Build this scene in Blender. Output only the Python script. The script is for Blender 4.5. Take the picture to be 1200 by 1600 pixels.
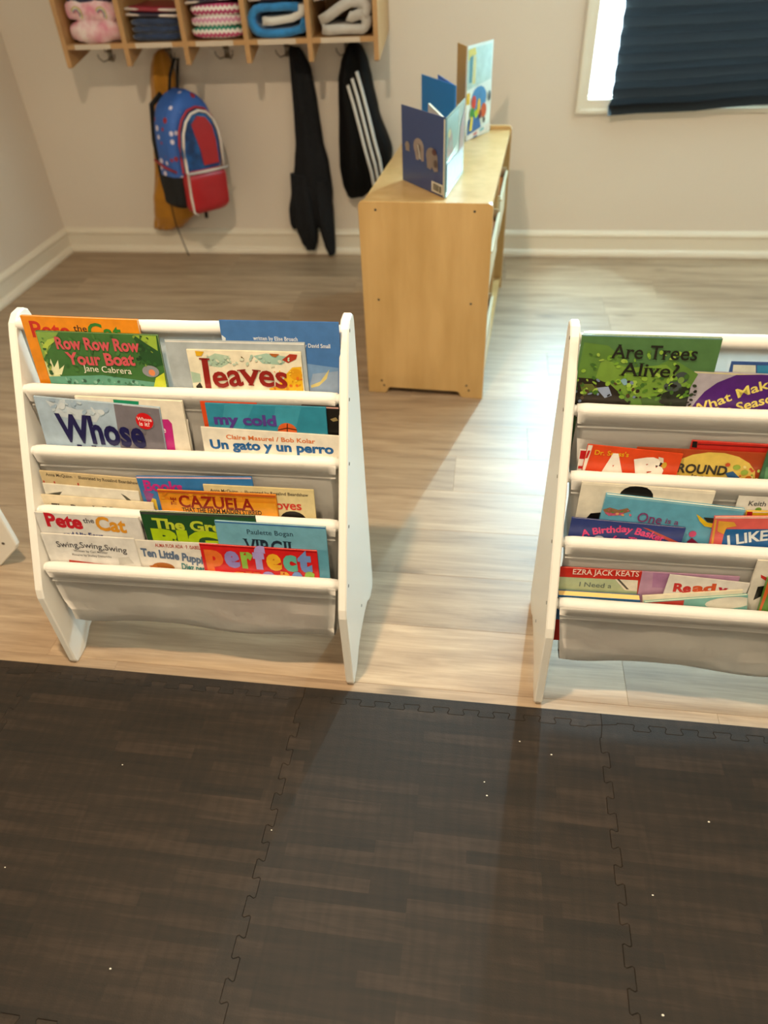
import bpy, bmesh, math, random
from mathutils import Vector, Matrix, noise
random.seed(7)
S = bpy.context.scene
for o in list(bpy.data.objects): bpy.data.objects.remove(o)
COL = S.collection
# ------------------------------------------------------------ camera
CAM_H = 1.2
right = Vector((0.9904, 0.1323, -0.0393)); up = Vector((-0.0559, 0.6459, 0.7613)); fwd = Vector((-0.1255, 0.7520, -0.6470))
right.normalize(); fwd = (fwd - right*fwd.dot(right)).normalized(); up = right.cross(fwd)
cd = bpy.data.cameras.new('camera'); cam = bpy.data.objects.new('camera', cd); COL.objects.link(cam)
cam.matrix_world = Matrix(((right.x, up.x, -fwd.x, 0), (right.y, up.y, -fwd.y, 0), (right.z, up.z, -fwd.z, CAM_H), (0, 0, 0, 1)))
cd.sensor_fit = 'VERTICAL'; cd.sensor_height = 36; cd.lens = 36*1105.35/1600; cd.clip_start = .02
cd.dof.use_dof = True; cd.dof.focus_distance = 1.22; cd.dof.aperture_fstop = 2.8
S.camera = cam
# ------------------------------------------------------------ world, lights, exposure
YW = 3.2236; LX = -2.0186; RX = 2.6; YF = -2.2; ZC = 2.2
W = bpy.data.worlds.new('world'); S.world = W; W.use_nodes = True
bg = W.node_tree.nodes['Background']; bg.inputs[0].default_value = (.75, .9, 1, 1); bg.inputs[1].default_value = 4.0
def area(name, loc, rot, sx, sy, power, col, shape='RECTANGLE', spread=180):
    l = bpy.data.lights.new(name, 'AREA'); l.shape = shape; l.size = sx; l.size_y = sy; l.energy = power; l.color = col
    l.spread = math.radians(spread)
    o = bpy.data.objects.new(name, l); o.location = loc; o.rotation_euler = rot; COL.objects.link(o); return o
DAY = (.50, .84, 1.0); WARM = (1.0, .775, .53)
area('daylight', (1.05, YW+.036, 1.25), (math.radians(-90), 0, 0), 1.38, 1.26, 175, DAY)
# narrow lamps added behind both blind gaps to sharpen the daylight's shadows
area('daylight', (.375, YW+.034, 1.25), (math.radians(-90), 0, 0), .030, 1.26, 46, DAY)
area('daylight', (1.715, YW+.034, 1.25), (math.radians(-90), 0, 0), .030, 1.26, 12, DAY)
LAMPS = [(-.41, .54, 36), (1.35, .54, 11), (-.41, -1.15, 13), (1.35, -1.15, 10)]
for x, y, pw in LAMPS:
    area('downlight', (x, y, ZC-.012), (0, 0, 0), .09, .09, pw, WARM, 'DISK')
V = S.view_settings; V.view_transform = 'Standard'; V.look = 'None'; V.gamma = 1; V.use_curve_mapping = False; V.exposure = 0.2
# ------------------------------------------------------------ helpers
def lin(c):
    if isinstance(c, str):
        c = c.lstrip('#'); c = [int(c[i:i+2], 16)/255 for i in (0, 2, 4)]
        return tuple((v/12.92 if v <= .04045 else ((v+.055)/1.055)**2.4) for v in c)
    return tuple(c)
MATS = {}
def mat(name, col, rough=.5, metal=0, spec=.5, noise_amt=0, nscale=30, bump=0, bscale=200, coat=0, sheen=0, stretch=None, col2=None):
    if name in MATS: return MATS[name]
    m = bpy.data.materials.new(name); m.use_nodes = True; nt = m.node_tree; b = nt.nodes['Principled BSDF']
    c = lin(col); b.inputs['Base Color'].default_value = (*c, 1); b.inputs['Roughness'].default_value = rough
    b.inputs['Metallic'].default_value = metal; b.inputs['Specular IOR Level'].default_value = spec
    if coat: b.inputs['Coat Weight'].default_value = coat; b.inputs['Coat Roughness'].default_value = .12
    if sheen: b.inputs['Sheen Weight'].default_value = sheen
    if noise_amt or bump:
        tc = nt.nodes.new('ShaderNodeTexCoord'); mp = nt.nodes.new('ShaderNodeMapping')
        nt.links.new(tc.outputs['Object'], mp.inputs[0])
        if stretch: mp.inputs['Scale'].default_value = stretch
    if noise_amt:
        n = nt.nodes.new('ShaderNodeTexNoise'); n.inputs['Scale'].default_value = nscale; n.inputs['Detail'].default_value = 5
        nt.links.new(mp.outputs[0], n.inputs['Vector'])
        r = nt.nodes.new('ShaderNodeMix'); r.data_type = 'RGBA'
        c2 = lin(col2) if col2 else tuple(v*(1-noise_amt) for v in c)
        r.inputs['A'].default_value = (*c2, 1); r.inputs['B'].default_value = (*c, 1)
        mr = nt.nodes.new('ShaderNodeMapRange'); mr.inputs['From Min'].default_value = .35; mr.inputs['From Max'].default_value = .65
        nt.links.new(n.outputs[0], mr.inputs[0]); nt.links.new(mr.outputs[0], r.inputs['Factor']); nt.links.new(r.outputs['Result'], b.inputs['Base Color'])
    if bump:
        n2 = nt.nodes.new('ShaderNodeTexNoise'); n2.inputs['Scale'].default_value = bscale; n2.inputs['Detail'].default_value = 3
        nt.links.new(mp.outputs[0], n2.inputs['Vector']); bp = nt.nodes.new('ShaderNodeBump'); bp.inputs['Strength'].default_value = bump; bp.inputs['Distance'].default_value = .002
        nt.links.new(n2.outputs[0], bp.inputs['Height']); nt.links.new(bp.outputs[0], b.inputs['Normal'])
    MATS[name] = m; return m
def ink(c, rough=.28):
    return mat('print_'+c.strip('#'), c, rough, spec=.5, noise_amt=.16, nscale=45)
def link(o, parent=None):
    COL.objects.link(o)
    if parent is not None: o.parent = parent
    return o
def thing(name, label, cat, loc=(0, 0, 0), rotz=0, group=None):
    o = bpy.data.objects.new(name, None); o.empty_display_size = .05; COL.objects.link(o); o.location = loc; o.rotation_euler = (0, 0, rotz)
    return tag(o, label, cat, group)
def tag(o, label=None, cat=None, group=None, kind=None):
    if label: o['label'] = label
    if cat: o['category'] = cat
    if group: o['group'] = group
    if kind: o['kind'] = kind
    return o
def obj(name, bm, m, parent=None, smooth=False, label=None):
    me = bpy.data.meshes.new(name)
    if isinstance(bm, tuple): me.from_pydata(*bm)
    else: bm.to_mesh(me); bm.free()
    for x in (m if isinstance(m, (list, tuple)) else [m]): me.materials.append(x)
    if smooth:
        for p in me.polygons: p.use_smooth = True
    o = bpy.data.objects.new(name, me); link(o, parent)
    if label: o['label'] = label
    return o
def copy_tree(o, parent=None):
    c = o.copy(); COL.objects.link(c); c.parent = parent
    for ch in [k for k in bpy.data.objects if k.parent == o]: copy_tree(ch, c)
    return c
def box(bm, x0, y0, z0, x1, y1, z1, bev=0):
    g = bmesh.ops.create_cube(bm, size=1)['verts']
    for v in g: v.co = Vector(((x0+x1)/2+v.co.x*(x1-x0), (y0+y1)/2+v.co.y*(y1-y0), (z0+z1)/2+v.co.z*(z1-z0)))
    if bev: bmesh.ops.bevel(bm, geom=list({e for v in g for e in v.link_edges}), offset=bev, segments=2, affect='EDGES')
    return g
def B(*a, bev=0):
    bm = bmesh.new(); box(bm, *a, bev=bev); return bm
def offset_poly(pts, d):
    n = len(pts); out = []
    for i in range(n):
        p0, p1, p2 = Vector(pts[i-1]), Vector(pts[i]), Vector(pts[(i+1) % n])
        a = (p1-p0).normalized(); b = (p2-p1).normalized(); na = Vector((-a.y, a.x)); nb = Vector((-b.y, b.x)); m = na+nb
        if m.length < 1e-6: m = na
        m.normalize(); k = d/max(.5, m.dot(na)); out.append(p1+m*k)
    return out
def prism(pts, t, ch, fmap, gap=0):
    """pts counter-clockwise outline; extruded 0..t with chamfer ch; fmap(u,v,w)->xyz"""
    bm = bmesh.new(); rings = []
    for off, w in ((ch+gap, 0), (gap, ch), (gap, t-ch), (ch+gap, t)):
        rings.append([bm.verts.new(fmap(p[0], p[1], w)) for p in offset_poly(pts, off)])
    n = len(pts)
    for a, b in zip(rings, rings[1:]):
        for i in range(n): bm.faces.new((a[i], a[(i+1) % n], b[(i+1) % n], b[i]))
    bm.faces.new(rings[0][::-1]); bm.faces.new(rings[-1]); bmesh.ops.recalc_face_normals(bm, faces=bm.faces); return bm
def tube(bm, pts, r, seg=8, caps=True):
    pts = [Vector(p) for p in pts]; rings = []
    for i, p in enumerate(pts):
        t = (pts[min(i+1, len(pts)-1)]-pts[max(i-1, 0)]).normalized()
        a = t.cross(Vector((0, 0, 1)));
        if a.length < .05: a = t.cross(Vector((1, 0, 0)))
        a.normalize(); b = t.cross(a); rr = r[i] if isinstance(r, (list, tuple)) else r
        rings.append([bm.verts.new(p+(a*math.cos(k*math.tau/seg)+b*math.sin(k*math.tau/seg))*rr) for k in range(seg)])
    for A, Bb in zip(rings, rings[1:]):
        for k in range(seg): bm.faces.new((A[k], A[(k+1) % seg], Bb[(k+1) % seg], Bb[k]))
    if caps: bm.faces.new(rings[0]); bm.faces.new(rings[-1])
    return bm
def disc(bm, c, r, axis, seg=10, t=.0008):
    c = Vector(c); ax = Vector(axis); tube(bm, [c, c+ax*t], r, seg); return bm
# ------------------------------------------------------------ materials
def plank_mat():
    m = bpy.data.materials.new('oak_plank'); m.use_nodes = True; nt = m.node_tree; b = nt.nodes['Principled BSDF']; N = nt.nodes.new; L = nt.links.new
    geo = N('ShaderNodeNewGeometry'); oi = N('ShaderNodeObjectInfo'); ad = N('ShaderNodeVectorMath'); ad.operation = 'MULTIPLY_ADD'
    cx = N('ShaderNodeCombineXYZ'); L(oi.outputs['Random'], cx.inputs[0]); L(oi.outputs['Random'], cx.inputs[1]); L(oi.outputs['Random'], cx.inputs[2])
    ad.inputs[1].default_value = (37, 53, 19); L(cx.outputs[0], ad.inputs[0]); L(geo.outputs['Position'], ad.inputs[2])
    mp = N('ShaderNodeMapping'); mp.inputs['Scale'].default_value = (1.2, 13, 1); L(ad.outputs[0], mp.inputs[0])
    n1 = N('ShaderNodeTexNoise'); n1.inputs['Scale'].default_value = 2.4; n1.inputs['Detail'].default_value = 8; n1.inputs['Roughness'].default_value = .62; n1.inputs['Distortion'].default_value = .6; L(mp.outputs[0], n1.inputs['Vector'])
    mp2 = N('ShaderNodeMapping'); mp2.inputs['Scale'].default_value = (3, 90, 1); L(ad.outputs[0], mp2.inputs[0])
    n2 = N('ShaderNodeTexNoise'); n2.inputs['Scale'].default_value = 3; n2.inputs['Detail'].default_value = 4; L(mp2.outputs[0], n2.inputs['Vector'])
    r1 = N('ShaderNodeValToRGB'); cr = r1.color_ramp; cr.elements[0].position = .3; cr.elements[0].color = (*lin('#8b745c'), 1); cr.elements[1].position = .68; cr.elements[1].color = (*lin('#b59d80'), 1)
    e = cr.elements.new(.5); e.color = (*lin('#a68e73'), 1); L(n1.outputs[0], r1.inputs[0])
    mx = N('ShaderNodeMix'); mx.data_type = 'RGBA'; mx.blend_type = 'MULTIPLY'; mx.inputs['Factor'].default_value = .32
    r2 = N('ShaderNodeValToRGB'); r2.color_ramp.elements[0].position = .35; r2.color_ramp.elements[0].color = (.55, .5, .45, 1); r2.color_ramp.elements[1].position = .6; r2.color_ramp.elements[1].color = (1, 1, 1, 1)
    L(n2.outputs[0], r2.inputs[0]); L(r1.outputs[0], mx.inputs['A']); L(r2.outputs[0], mx.inputs['B'])
    # sparse knots
    mp3 = N('ShaderNodeMapping'); mp3.inputs['Scale'].default_value = (1.6, 4.5, 1); L(ad.outputs[0], mp3.inputs[0])
    vo = N('ShaderNodeTexVoronoi'); vo.inputs['Scale'].default_value = 1.1; L(mp3.outputs[0], vo.inputs['Vector'])
    kr = N('ShaderNodeMapRange'); kr.inputs['From Min'].default_value = .03; kr.inputs['From Max'].default_value = .09; kr.inputs['To Min'].default_value = .55; kr.inputs['To Max'].default_value = 1; L(vo.outputs['Distance'], kr.inputs[0])
    vr = N('ShaderNodeMapRange'); vr.inputs['To Min'].default_value = .86; vr.inputs['To Max'].default_value = 1.1; L(oi.outputs['Random'], vr.inputs[0])
    mu = N('ShaderNodeMath'); mu.operation = 'MULTIPLY'; L(kr.outputs[0], mu.inputs[0]); L(vr.outputs[0], mu.inputs[1])
    vm = N('ShaderNodeVectorMath'); vm.operation = 'SCALE'; L(mx.outputs['Result'], vm.inputs[0]); L(mu.outputs[0], vm.inputs['Scale']); L(vm.outputs[0], b.inputs['Base Color'])
    rr = N('ShaderNodeMapRange'); rr.inputs['To Min'].default_value = .34; rr.inputs['To Max'].default_value = .5; L(n2.outputs[0], rr.inputs[0]); L(rr.outputs[0], b.inputs['Roughness'])
    bp = N('ShaderNodeBump'); bp.inputs['Strength'].default_value = .12; bp.inputs['Distance'].default_value = .001; L(n2.outputs[0], bp.inputs['Height']); L(bp.outputs[0], b.inputs['Normal'])
    b.inputs['Specular IOR Level'].default_value = .5
    return m
def foam_mat():
    m = bpy.data.materials.new('dark_wood_print_foam'); m.use_nodes = True; nt = m.node_tree; b = nt.nodes['Principled BSDF']; N = nt.nodes.new; L = nt.links.new
    tc = N('ShaderNodeTexCoord'); oi = N('ShaderNodeObjectInfo'); cx = N('ShaderNodeCombineXYZ'); L(oi.outputs['Random'], cx.inputs[0]); L(oi.outputs['Random'], cx.inputs[1])
    ad = N('ShaderNodeVectorMath'); ad.operation = 'MULTIPLY_ADD'; ad.inputs[1].default_value = (11.3, .87, 0); L(cx.outputs[0], ad.inputs[0]); L(tc.outputs['Object'], ad.inputs[2])
    br = N('ShaderNodeTexBrick'); br.inputs['Scale'].default_value = 1; br.inputs['Brick Width'].default_value = .21; br.inputs['Row Height'].default_value = .0215; br.inputs['Mortar Size'].default_value = 0
    br.offset = .37; br.offset_frequency = 1; br.squash = .72; br.squash_frequency = 3; br.inputs['Color1'].default_value = (0, 0, 0, 1); br.inputs['Color2'].default_value = (1, 1, 1, 1); L(ad.outputs[0], br.inputs['Vector'])
    mp = N('ShaderNodeMapping'); mp.inputs['Scale'].default_value = (1, 11, 1); L(ad.outputs[0], mp.inputs[0])
    n1 = N('ShaderNodeTexNoise'); n1.inputs['Scale'].default_value = 7; n1.inputs['Detail'].default_value = 7; n1.inputs['Roughness'].default_value = .6; n1.inputs['Distortion'].default_value = .4; L(mp.outputs[0], n1.inputs['Vector'])
    mp2 = N('ShaderNodeMapping'); mp2.inputs['Scale'].default_value = (6, 1.2, 1); L(ad.outputs[0], mp2.inputs[0])
    wv = N('ShaderNodeTexWave'); wv.inputs['Scale'].default_value = 2.2; wv.inputs['Distortion'].default_value = 9; wv.inputs['Detail'].default_value = 3; wv.inputs['Detail Scale'].default_value = 2; L(mp2.outputs[0], wv.inputs['Vector'])
    s1 = N('ShaderNodeMath'); s1.operation = 'MULTIPLY_ADD'; s1.inputs[1].default_value = .34; L(br.outputs['Color'], s1.inputs[0]); 
    s2 = N('ShaderNodeMath'); s2.operation = 'MULTIPLY_ADD'; s2.inputs[1].default_value = .9; s2.inputs[2].default_value = -.22; L(n1.outputs[0], s2.inputs[0]); L(s2.outputs[0], s1.inputs[2])
    s3 = N('ShaderNodeMath'); s3.operation = 'MULTIPLY_ADD'; s3.inputs[1].default_value = .09; L(wv.outputs['Fac'], s3.inputs[0]); L(s1.outputs[0], s3.inputs[2])
    r = N('ShaderNodeValToRGB'); cr = r.color_ramp; cr.elements[0].position = .12; cr.elements[0].color = (*lin('#1a1611'), 1); cr.elements[1].position = .85; cr.elements[1].color = (*lin('#3b2f25'), 1)
    e = cr.elements.new(.5); e.color = (*lin('#271f17'), 1)
    L(s3.outputs[0], r.inputs[0]); L(r.outputs[0], b.inputs['Base Color'])
    b.inputs['Roughness'].default_value = .6; b.inputs['Specular IOR Level'].default_value = .3
    # leather-like texture of the foam skin
    vo = N('ShaderNodeTexVoronoi'); vo.inputs['Scale'].default_value = 420; L(tc.outputs['Object'], vo.inputs['Vector'])
    bp = N('ShaderNodeBump'); bp.inputs['Strength'].default_value = .2; bp.inputs['Distance'].default_value = .0012; L(vo.outputs['Distance'], bp.inputs['Height']); L(bp.outputs[0], b.inputs['Normal'])
    return m
def spot_mat():
    m = bpy.data.materials.new('blue_spotted_fabric'); m.use_nodes = True; nt = m.node_tree; b = nt.nodes['Principled BSDF']; N = nt.nodes.new; L = nt.links.new
    tc = N('ShaderNodeTexCoord'); vo = N('ShaderNodeTexVoronoi'); vo.inputs['Scale'].default_value = 30; L(tc.outputs['Object'], vo.inputs['Vector'])
    r = N('ShaderNodeMapRange'); r.inputs['From Min'].default_value = .3; r.inputs['From Max'].default_value = .38; L(vo.outputs['Distance'], r.inputs[0])
    sc = N('ShaderNodeSeparateColor'); L(vo.outputs['Color'], sc.inputs[0]); rr = N('ShaderNodeValToRGB'); rr.color_ramp.interpolation = 'CONSTANT'
    rr.color_ramp.elements[0].color = (*lin('#d8cfe0'), 1); rr.color_ramp.elements[1].position = .45; rr.color_ramp.elements[1].color = (*lin('#94222c'), 1)
    e = rr.color_ramp.elements.new(.7); e.color = (*lin('#2f62b4'), 1); L(sc.outputs[0], rr.inputs[0])
    mx = N('ShaderNodeMix'); mx.data_type = 'RGBA'; mx.inputs['B'].default_value = (*lin('#2f5eae'), 1); L(rr.outputs[0], mx.inputs['A']); L(r.outputs[0], mx.inputs['Factor']); L(mx.outputs['Result'], b.inputs['Base Color'])
    b.inputs['Roughness'].default_value = .6; return m
def stripe_mat(name, cols, scale, zig=0.0, amp=0.0):
    m = bpy.data.materials.new(name); m.use_nodes = True; nt = m.node_tree; b = nt.nodes['Principled BSDF']; N = nt.nodes.new; L = nt.links.new
    tc = N('ShaderNodeTexCoord'); sp = N('ShaderNodeSeparateXYZ'); L(tc.outputs['Object'], sp.inputs[0])
    z = N('ShaderNodeMath'); z.operation = 'PINGPONG'; z.inputs[1].default_value = .008; L(sp.outputs[0], z.inputs[0])
    a = N('ShaderNodeMath'); a.operation = 'MULTIPLY_ADD'; a.inputs[1].default_value = amp; L(z.outputs[0], a.inputs[0]); L(sp.outputs[2], a.inputs[2])
    s = N('ShaderNodeMath'); s.operation = 'MULTIPLY'; s.inputs[1].default_value = scale; L(a.outputs[0], s.inputs[0])
    f = N('ShaderNodeMath'); f.operation = 'FRACT'; L(s.outputs[0], f.inputs[0])
    r = N('ShaderNodeValToRGB'); r.color_ramp.interpolation = 'CONSTANT'; cr = r.color_ramp; cr.elements[0].color = (*lin(cols[0]), 1); cr.elements.remove(cr.elements[1])
    for i, c in enumerate(cols[1:]): e = cr.elements.new((i+1)/len(cols)); e.color = (*lin(c), 1)
    L(f.outputs[0], r.inputs[0]); L(r.outputs[0], b.inputs['Base Color']); b.inputs['Roughness'].default_value = .85; return m
M_WALL = mat('wall_paint', '#ded3c5', .6, bump=.05, bscale=300)
M_CEIL = mat('ceiling_paint', '#e6e0d4', .8)
M_TRIM = mat('white_trim_paint', '#e3dac8', .35, coat=.1)
M_WHITE = mat('white_lacquer', '#e9e6dd', .32, coat=.15)
M_CANVAS = mat('white_canvas', '#e4e0d8', .75, noise_amt=.05, nscale=14, bump=1.0, bscale=17)
M_BIRCH = mat('birch_plywood', '#c9a46c', .38, noise_amt=.1, nscale=5, stretch=(3, 3, .5), coat=.15, col2='#b8935a')
M_BIRCH2 = mat('birch_shelf_unit', '#b88c5a', .45, noise_amt=.12, nscale=6, stretch=(1, 3, 3), coat=.1)
M_STEEL = mat('screw_steel', '#5d5a54', .35, metal=.8)
M_DARK = mat('dark_gap', '#20180f', .8)
M_PLANK = plank_mat(); M_FOAM = foam_mat()

# ------------------------------------------------------------ the room
def struct(name, bm, m, parent=None, smooth=False): return tag(obj(name, bm, m, parent, smooth), kind='structure')
floor = struct('floor', B(LX-.1, YF-.1, -.06, RX+.1, YW+.1, -.004), M_DARK)
PW, PL = .16, 1.22
def plank(x0, x1, y0, y1):
    g = .00015; bm = prism([(x0+g, y0+g), (x1-g, y0+g), (x1-g, y1-g), (x0+g, y1-g)], .004, .0004, lambda u, v, w: (u, v, w-.004))
    obj('plank', bm, M_PLANK, floor)
k = 0; y = 1.017-PW*21
offs = {3: .35, 10: .46}
while y < YW:
    row = round((y-1.017)/PW); st = {3: -.06, 9: .46, 0: .92, 1: .2, -1: -.9, 2: -.75}.get(row, random.uniform(0, PL))
    x = st-PL*5
    while x < RX:
        a, b_ = max(x, LX), min(x+PL, RX)
        if b_-a > .01 and y+PW > YF: plank(a, b_, max(y, YF), min(y+PW, YW))
        x += PL
    y += PW
struct('ceiling', B(LX-.1, YF-.1, ZC, RX+.1, YW+.1, ZC+.08), M_CEIL)
struct('wall_left', B(LX-.1, YF, -.004, LX, YW, ZC), M_WALL)
struct('wall_right', B(RX, YF, -.004, RX+.1, YW, ZC), M_WALL)
struct('wall_front', B(LX-.1, YF-.1, -.004, RX+.1, YF, ZC), M_WALL)
WX0, WX1, WZ0, WZ1 = .338, 1.76, .606, 1.92
bm = bmesh.new()
box(bm, LX-.1, YW, -.004, WX0, YW+.12, ZC); box(bm, WX1, YW, -.004, RX+.1, YW+.12, ZC); box(bm, WX0, YW, -.004, WX1, YW+.12, WZ0); box(bm, WX0, YW, WZ1, WX1, YW+.12, ZC)
struct('wall_back', bm, M_WALL)
# baseboards: board, bead on top, shoe moulding at the floor (profile depth, height)
PROF = [(0, 0), (.026, 0), (.026, .010), (.022, .020), (.014, .027), (.0125, .030), (.0125, .078), (.016, .082), (.017, .090), (.013, .098), (.007, .104), (.004, .107), (0, .107)]
def baseboard(name, p0, p1, nrm):
    bm = bmesh.new(); p0, p1, n = Vector(p0), Vector(p1), Vector(nrm)
    rings = [[bm.verts.new(p+n*d+Vector((0, 0, z))) for d, z in PROF] for p in (p0, p1)]
    for i in range(len(PROF)-1): bm.faces.new((rings[0][i], rings[1][i], rings[1][i+1], rings[0][i+1]))
    bm.faces.new(rings[0]); bm.faces.new(rings[1][::-1]); bmesh.ops.recalc_face_normals(bm, faces=bm.faces)
    return struct(name, bm, M_TRIM)
baseboard('baseboard_back', (LX, YW, 0), (RX, YW, 0), (0, -1, 0))
baseboard('baseboard_left', (LX, YF, 0), (LX, YW, 0), (1, 0, 0))
baseboard('baseboard_right', (RX, YF, 0), (RX, YW, 0), (-1, 0, 0))
baseboard('baseboard_front', (LX, YF, 0), (RX, YF, 0), (0, 1, 0))
# window with moulded casing, sash and pane
win = bpy.data.objects.new('window_1', None); COL.objects.link(win); win.location = (WX0, YW, WZ0); tag(win, kind='structure')
def wl(bm): bmesh.ops.translate(bm, verts=bm.verts, vec=(-WX0, -YW, -WZ0)); return bm
bm = bmesh.new(); c = .046
for (a0, a1, b0, b1) in ((WX0-c+.012, WX0+.012, WZ0-c, WZ1+c), (WX1-.012, WX1+c-.012, WZ0-c, WZ1+c), (WX0+.012, WX1-.012, WZ0-c, WZ0+.006), (WX0+.012, WX1-.012, WZ1-.006, WZ1+c)):
    box(bm, a0, YW-.014, b0, a1, YW, b1, bev=.003)
o1 = .012
for (a0, a1, b0, b1) in ((WX0-c+.012, WX0-c+.030, WZ0-c, WZ1+c), (WX1+c-.030, WX1+c-.012, WZ0-c, WZ1+c), (WX0-c+.03, WX1+c-.03, WZ0-c, WZ0-c+.018), (WX0-c+.03, WX1+c-.03, WZ1+c-.018, WZ1+c)):
    box(bm, a0, YW-.022, b0, a1, YW-.013, b1, bev=.003)
obj('window_frame', wl(bm), M_TRIM, win)
bm = bmesh.new()
for (a0, a1, b0, b1) in ((WX0, WX0+.012, WZ0, WZ1), (WX1-.012, WX1, WZ0, WZ1), (WX0, WX1, WZ0, WZ0+.012), (WX0, WX1, WZ1-.012, WZ1)): box(bm, a0, YW+.004, b0, a1, YW+.030, b1)
obj('window_sash', wl(bm), M_WHITE, win)
gm = bpy.data.materials.new('window_glass'); gm.use_nodes = True; nt = gm.node_tree
for n_ in list(nt.nodes): nt.nodes.remove(n_)
out = nt.nodes.new('ShaderNodeOutputMaterial'); mx = nt.nodes.new('ShaderNodeMixShader'); tr = nt.nodes.new('ShaderNodeBsdfTransparent'); gl = nt.nodes.new('ShaderNodeBsdfGlossy'); gl.inputs['Roughness'].default_value = .02
mx.inputs[0].default_value = .06; nt.links.new(tr.outputs[0], mx.inputs[1]); nt.links.new(gl.outputs[0], mx.inputs[2]); nt.links.new(mx.outputs[0], out.inputs[0])
obj('window_pane', wl(B(WX0+.01, YW+.012, WZ0+.01, WX1-.01, YW+.016, WZ1-.01)), gm, win)
# recessed downlights in the ceiling
lampm = mat('lamp_lens', '#fff0d8', .4)
for i, (x, y, pw) in enumerate(LAMPS):
    t = thing('ceiling_light', ['round recessed downlight in the ceiling above the left book rack', 'round recessed downlight in the ceiling right of the right book rack', 'round recessed downlight in the ceiling over the foam mat', 'round recessed downlight in the ceiling right of the foam mat'][i], 'ceiling light', (x, y, ZC), 0, 'recessed downlights in the ceiling')
    bm = bmesh.new(); r0 = [(.048, -.001), (.052, -.006), (.066, -.006), (.068, -.001)]
    rings = [[bm.verts.new((r*math.cos(a*math.tau/24), r*math.sin(a*math.tau/24), z)) for a in range(24)] for r, z in r0]
    for A, Bb in zip(rings, rings[1:]):
        for q in range(24): bm.faces.new((A[q], A[(q+1) % 24], Bb[(q+1) % 24], Bb[q]))
    obj('trim_ring', bm, M_WHITE, t); bm = bmesh.new(); disc(bm, (0, 0, -.003), .048, (0, 0, 1), 24, .002); obj('lens', bm, lampm, t)
# pleated blackout blind hung over the window
bl = thing('pleated_blind', 'dark navy pleated paper blind covering the window at top right', 'blind', (1.05, YW-.022, .57))
BX0, BX1 = .432, 1.675
def blind():
    bm = bmesh.new(); n = 36; rows = []; h = .0285
    for j in range(n):
        z = .003+j*h; yy = -.010-(.026 if j % 2 == 0 else 0); row = []
        for i in range(13):
            f = i/12; x = BX0+(BX1-BX0)*f-(.006*(j < 2)*(f == 0)); sag = (.036*min(1, f*1.9)**1.2)*max(0, 1-j/16)+.003*math.sin(i*1.7)*max(0, 1-j/4)
            row.append(bm.verts.new((x-1.05, yy+.003*math.sin(i*.9+j), z-.012+sag)))
        rows.append(row)
    for A, Bb in zip(rows, rows[1:]):
        for i in range(12): bm.faces.new((A[i], A[i+1], Bb[i+1], Bb[i]))
    r = bmesh.ops.solidify(bm, geom=bm.faces[:], thickness=.0012); return bm
obj('pleated_sheet', blind(), mat('navy_pleated_paper', '#2d2f31', .6, spec=.3), bl)
obj('head_rail', B(BX0-1.05, -.04, 1.36, BX1-1.05, 0, 1.385, bev=.003), M_WHITE, bl)

# ------------------------------------------------------------ interlocking foam mat
TS = .579; MX = [-1.475, -.896, -.317, .262, .841, 1.42]; MY = [.80, .221, -.358, -.937]
HT, AMP, KN = TS/20, .0068, .0022
def seam(length):
    pts = [(0, 0)]; n = round(length/HT); s = 1
    for i in range(1, n-1):
        a, b_ = i*HT, (i+1)*HT
        w0 = s*AMP; c_ = .0022
        pts += [(a-KN+c_*.2, w0*.55), (a-KN+c_, w0), (b_+KN-c_, w0), (b_+KN-c_*.2, w0*.55)]; s = -s
    pts.append((length, 0)); return pts
def tile_outline(x0, x1, y0, y1, top=True):
    bot = [(x0+t, y0+w) for t, w in seam(x1-x0)][:-1]
    rgt = [(x1+w, y0+t) for t, w in seam(y1-y0)][:-1]
    tp = [(x0+t, y1+w) for t, w in seam(x1-x0)][1:][::-1]
    lf = [(x0+w, y0+t) for t, w in seam(y1-y0)][1:][::-1]
    return bot+rgt+tp+lf
matt = thing('foam_play_mat', 'dark brown wood print foam puzzle mat covering the front floor', 'play mat', (0, 0, 0))
for i in range(len(MX)-1):
    for j in range(len(MY)-1):
        obj('foam_tile', prism(tile_outline(MX[i], MX[i+1], MY[j+1], MY[j]), .012, .0008, lambda u, v, w: (u, v, w), gap=.00005), M_FOAM, matt)
    e = [(MX[i]+t, MY[0]+w) for t, w in seam(TS)]+[(MX[i+1], .826), (MX[i], .826)]
    obj('edge_strip', prism(e, .012, .0008, lambda u, v, w: (u, v, w), gap=.00005), M_FOAM, matt)
bm = bmesh.new()
for (x, y) in [(-.312, .532), (.165, .727), (.108, .748), (.045, .66), (.05, .635), (.31, .50), (-.62, .62), (.3, .34), (.42, .63), (-.74, .42), (-.5, .3)]:
    g = bmesh.ops.create_icosphere(bm, subdivisions=1, radius=random.uniform(.0008, .0017))['verts']
    for v in g: v.co = Vector((v.co.x*1.5+x, v.co.y+y, v.co.z*.6+.0128))
cr = obj('crumbs', bm, mat('crumb', '#e8e2d4', .8)); tag(cr, 'tiny white crumbs scattered on the dark foam mat', 'crumbs', kind='stuff')

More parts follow.
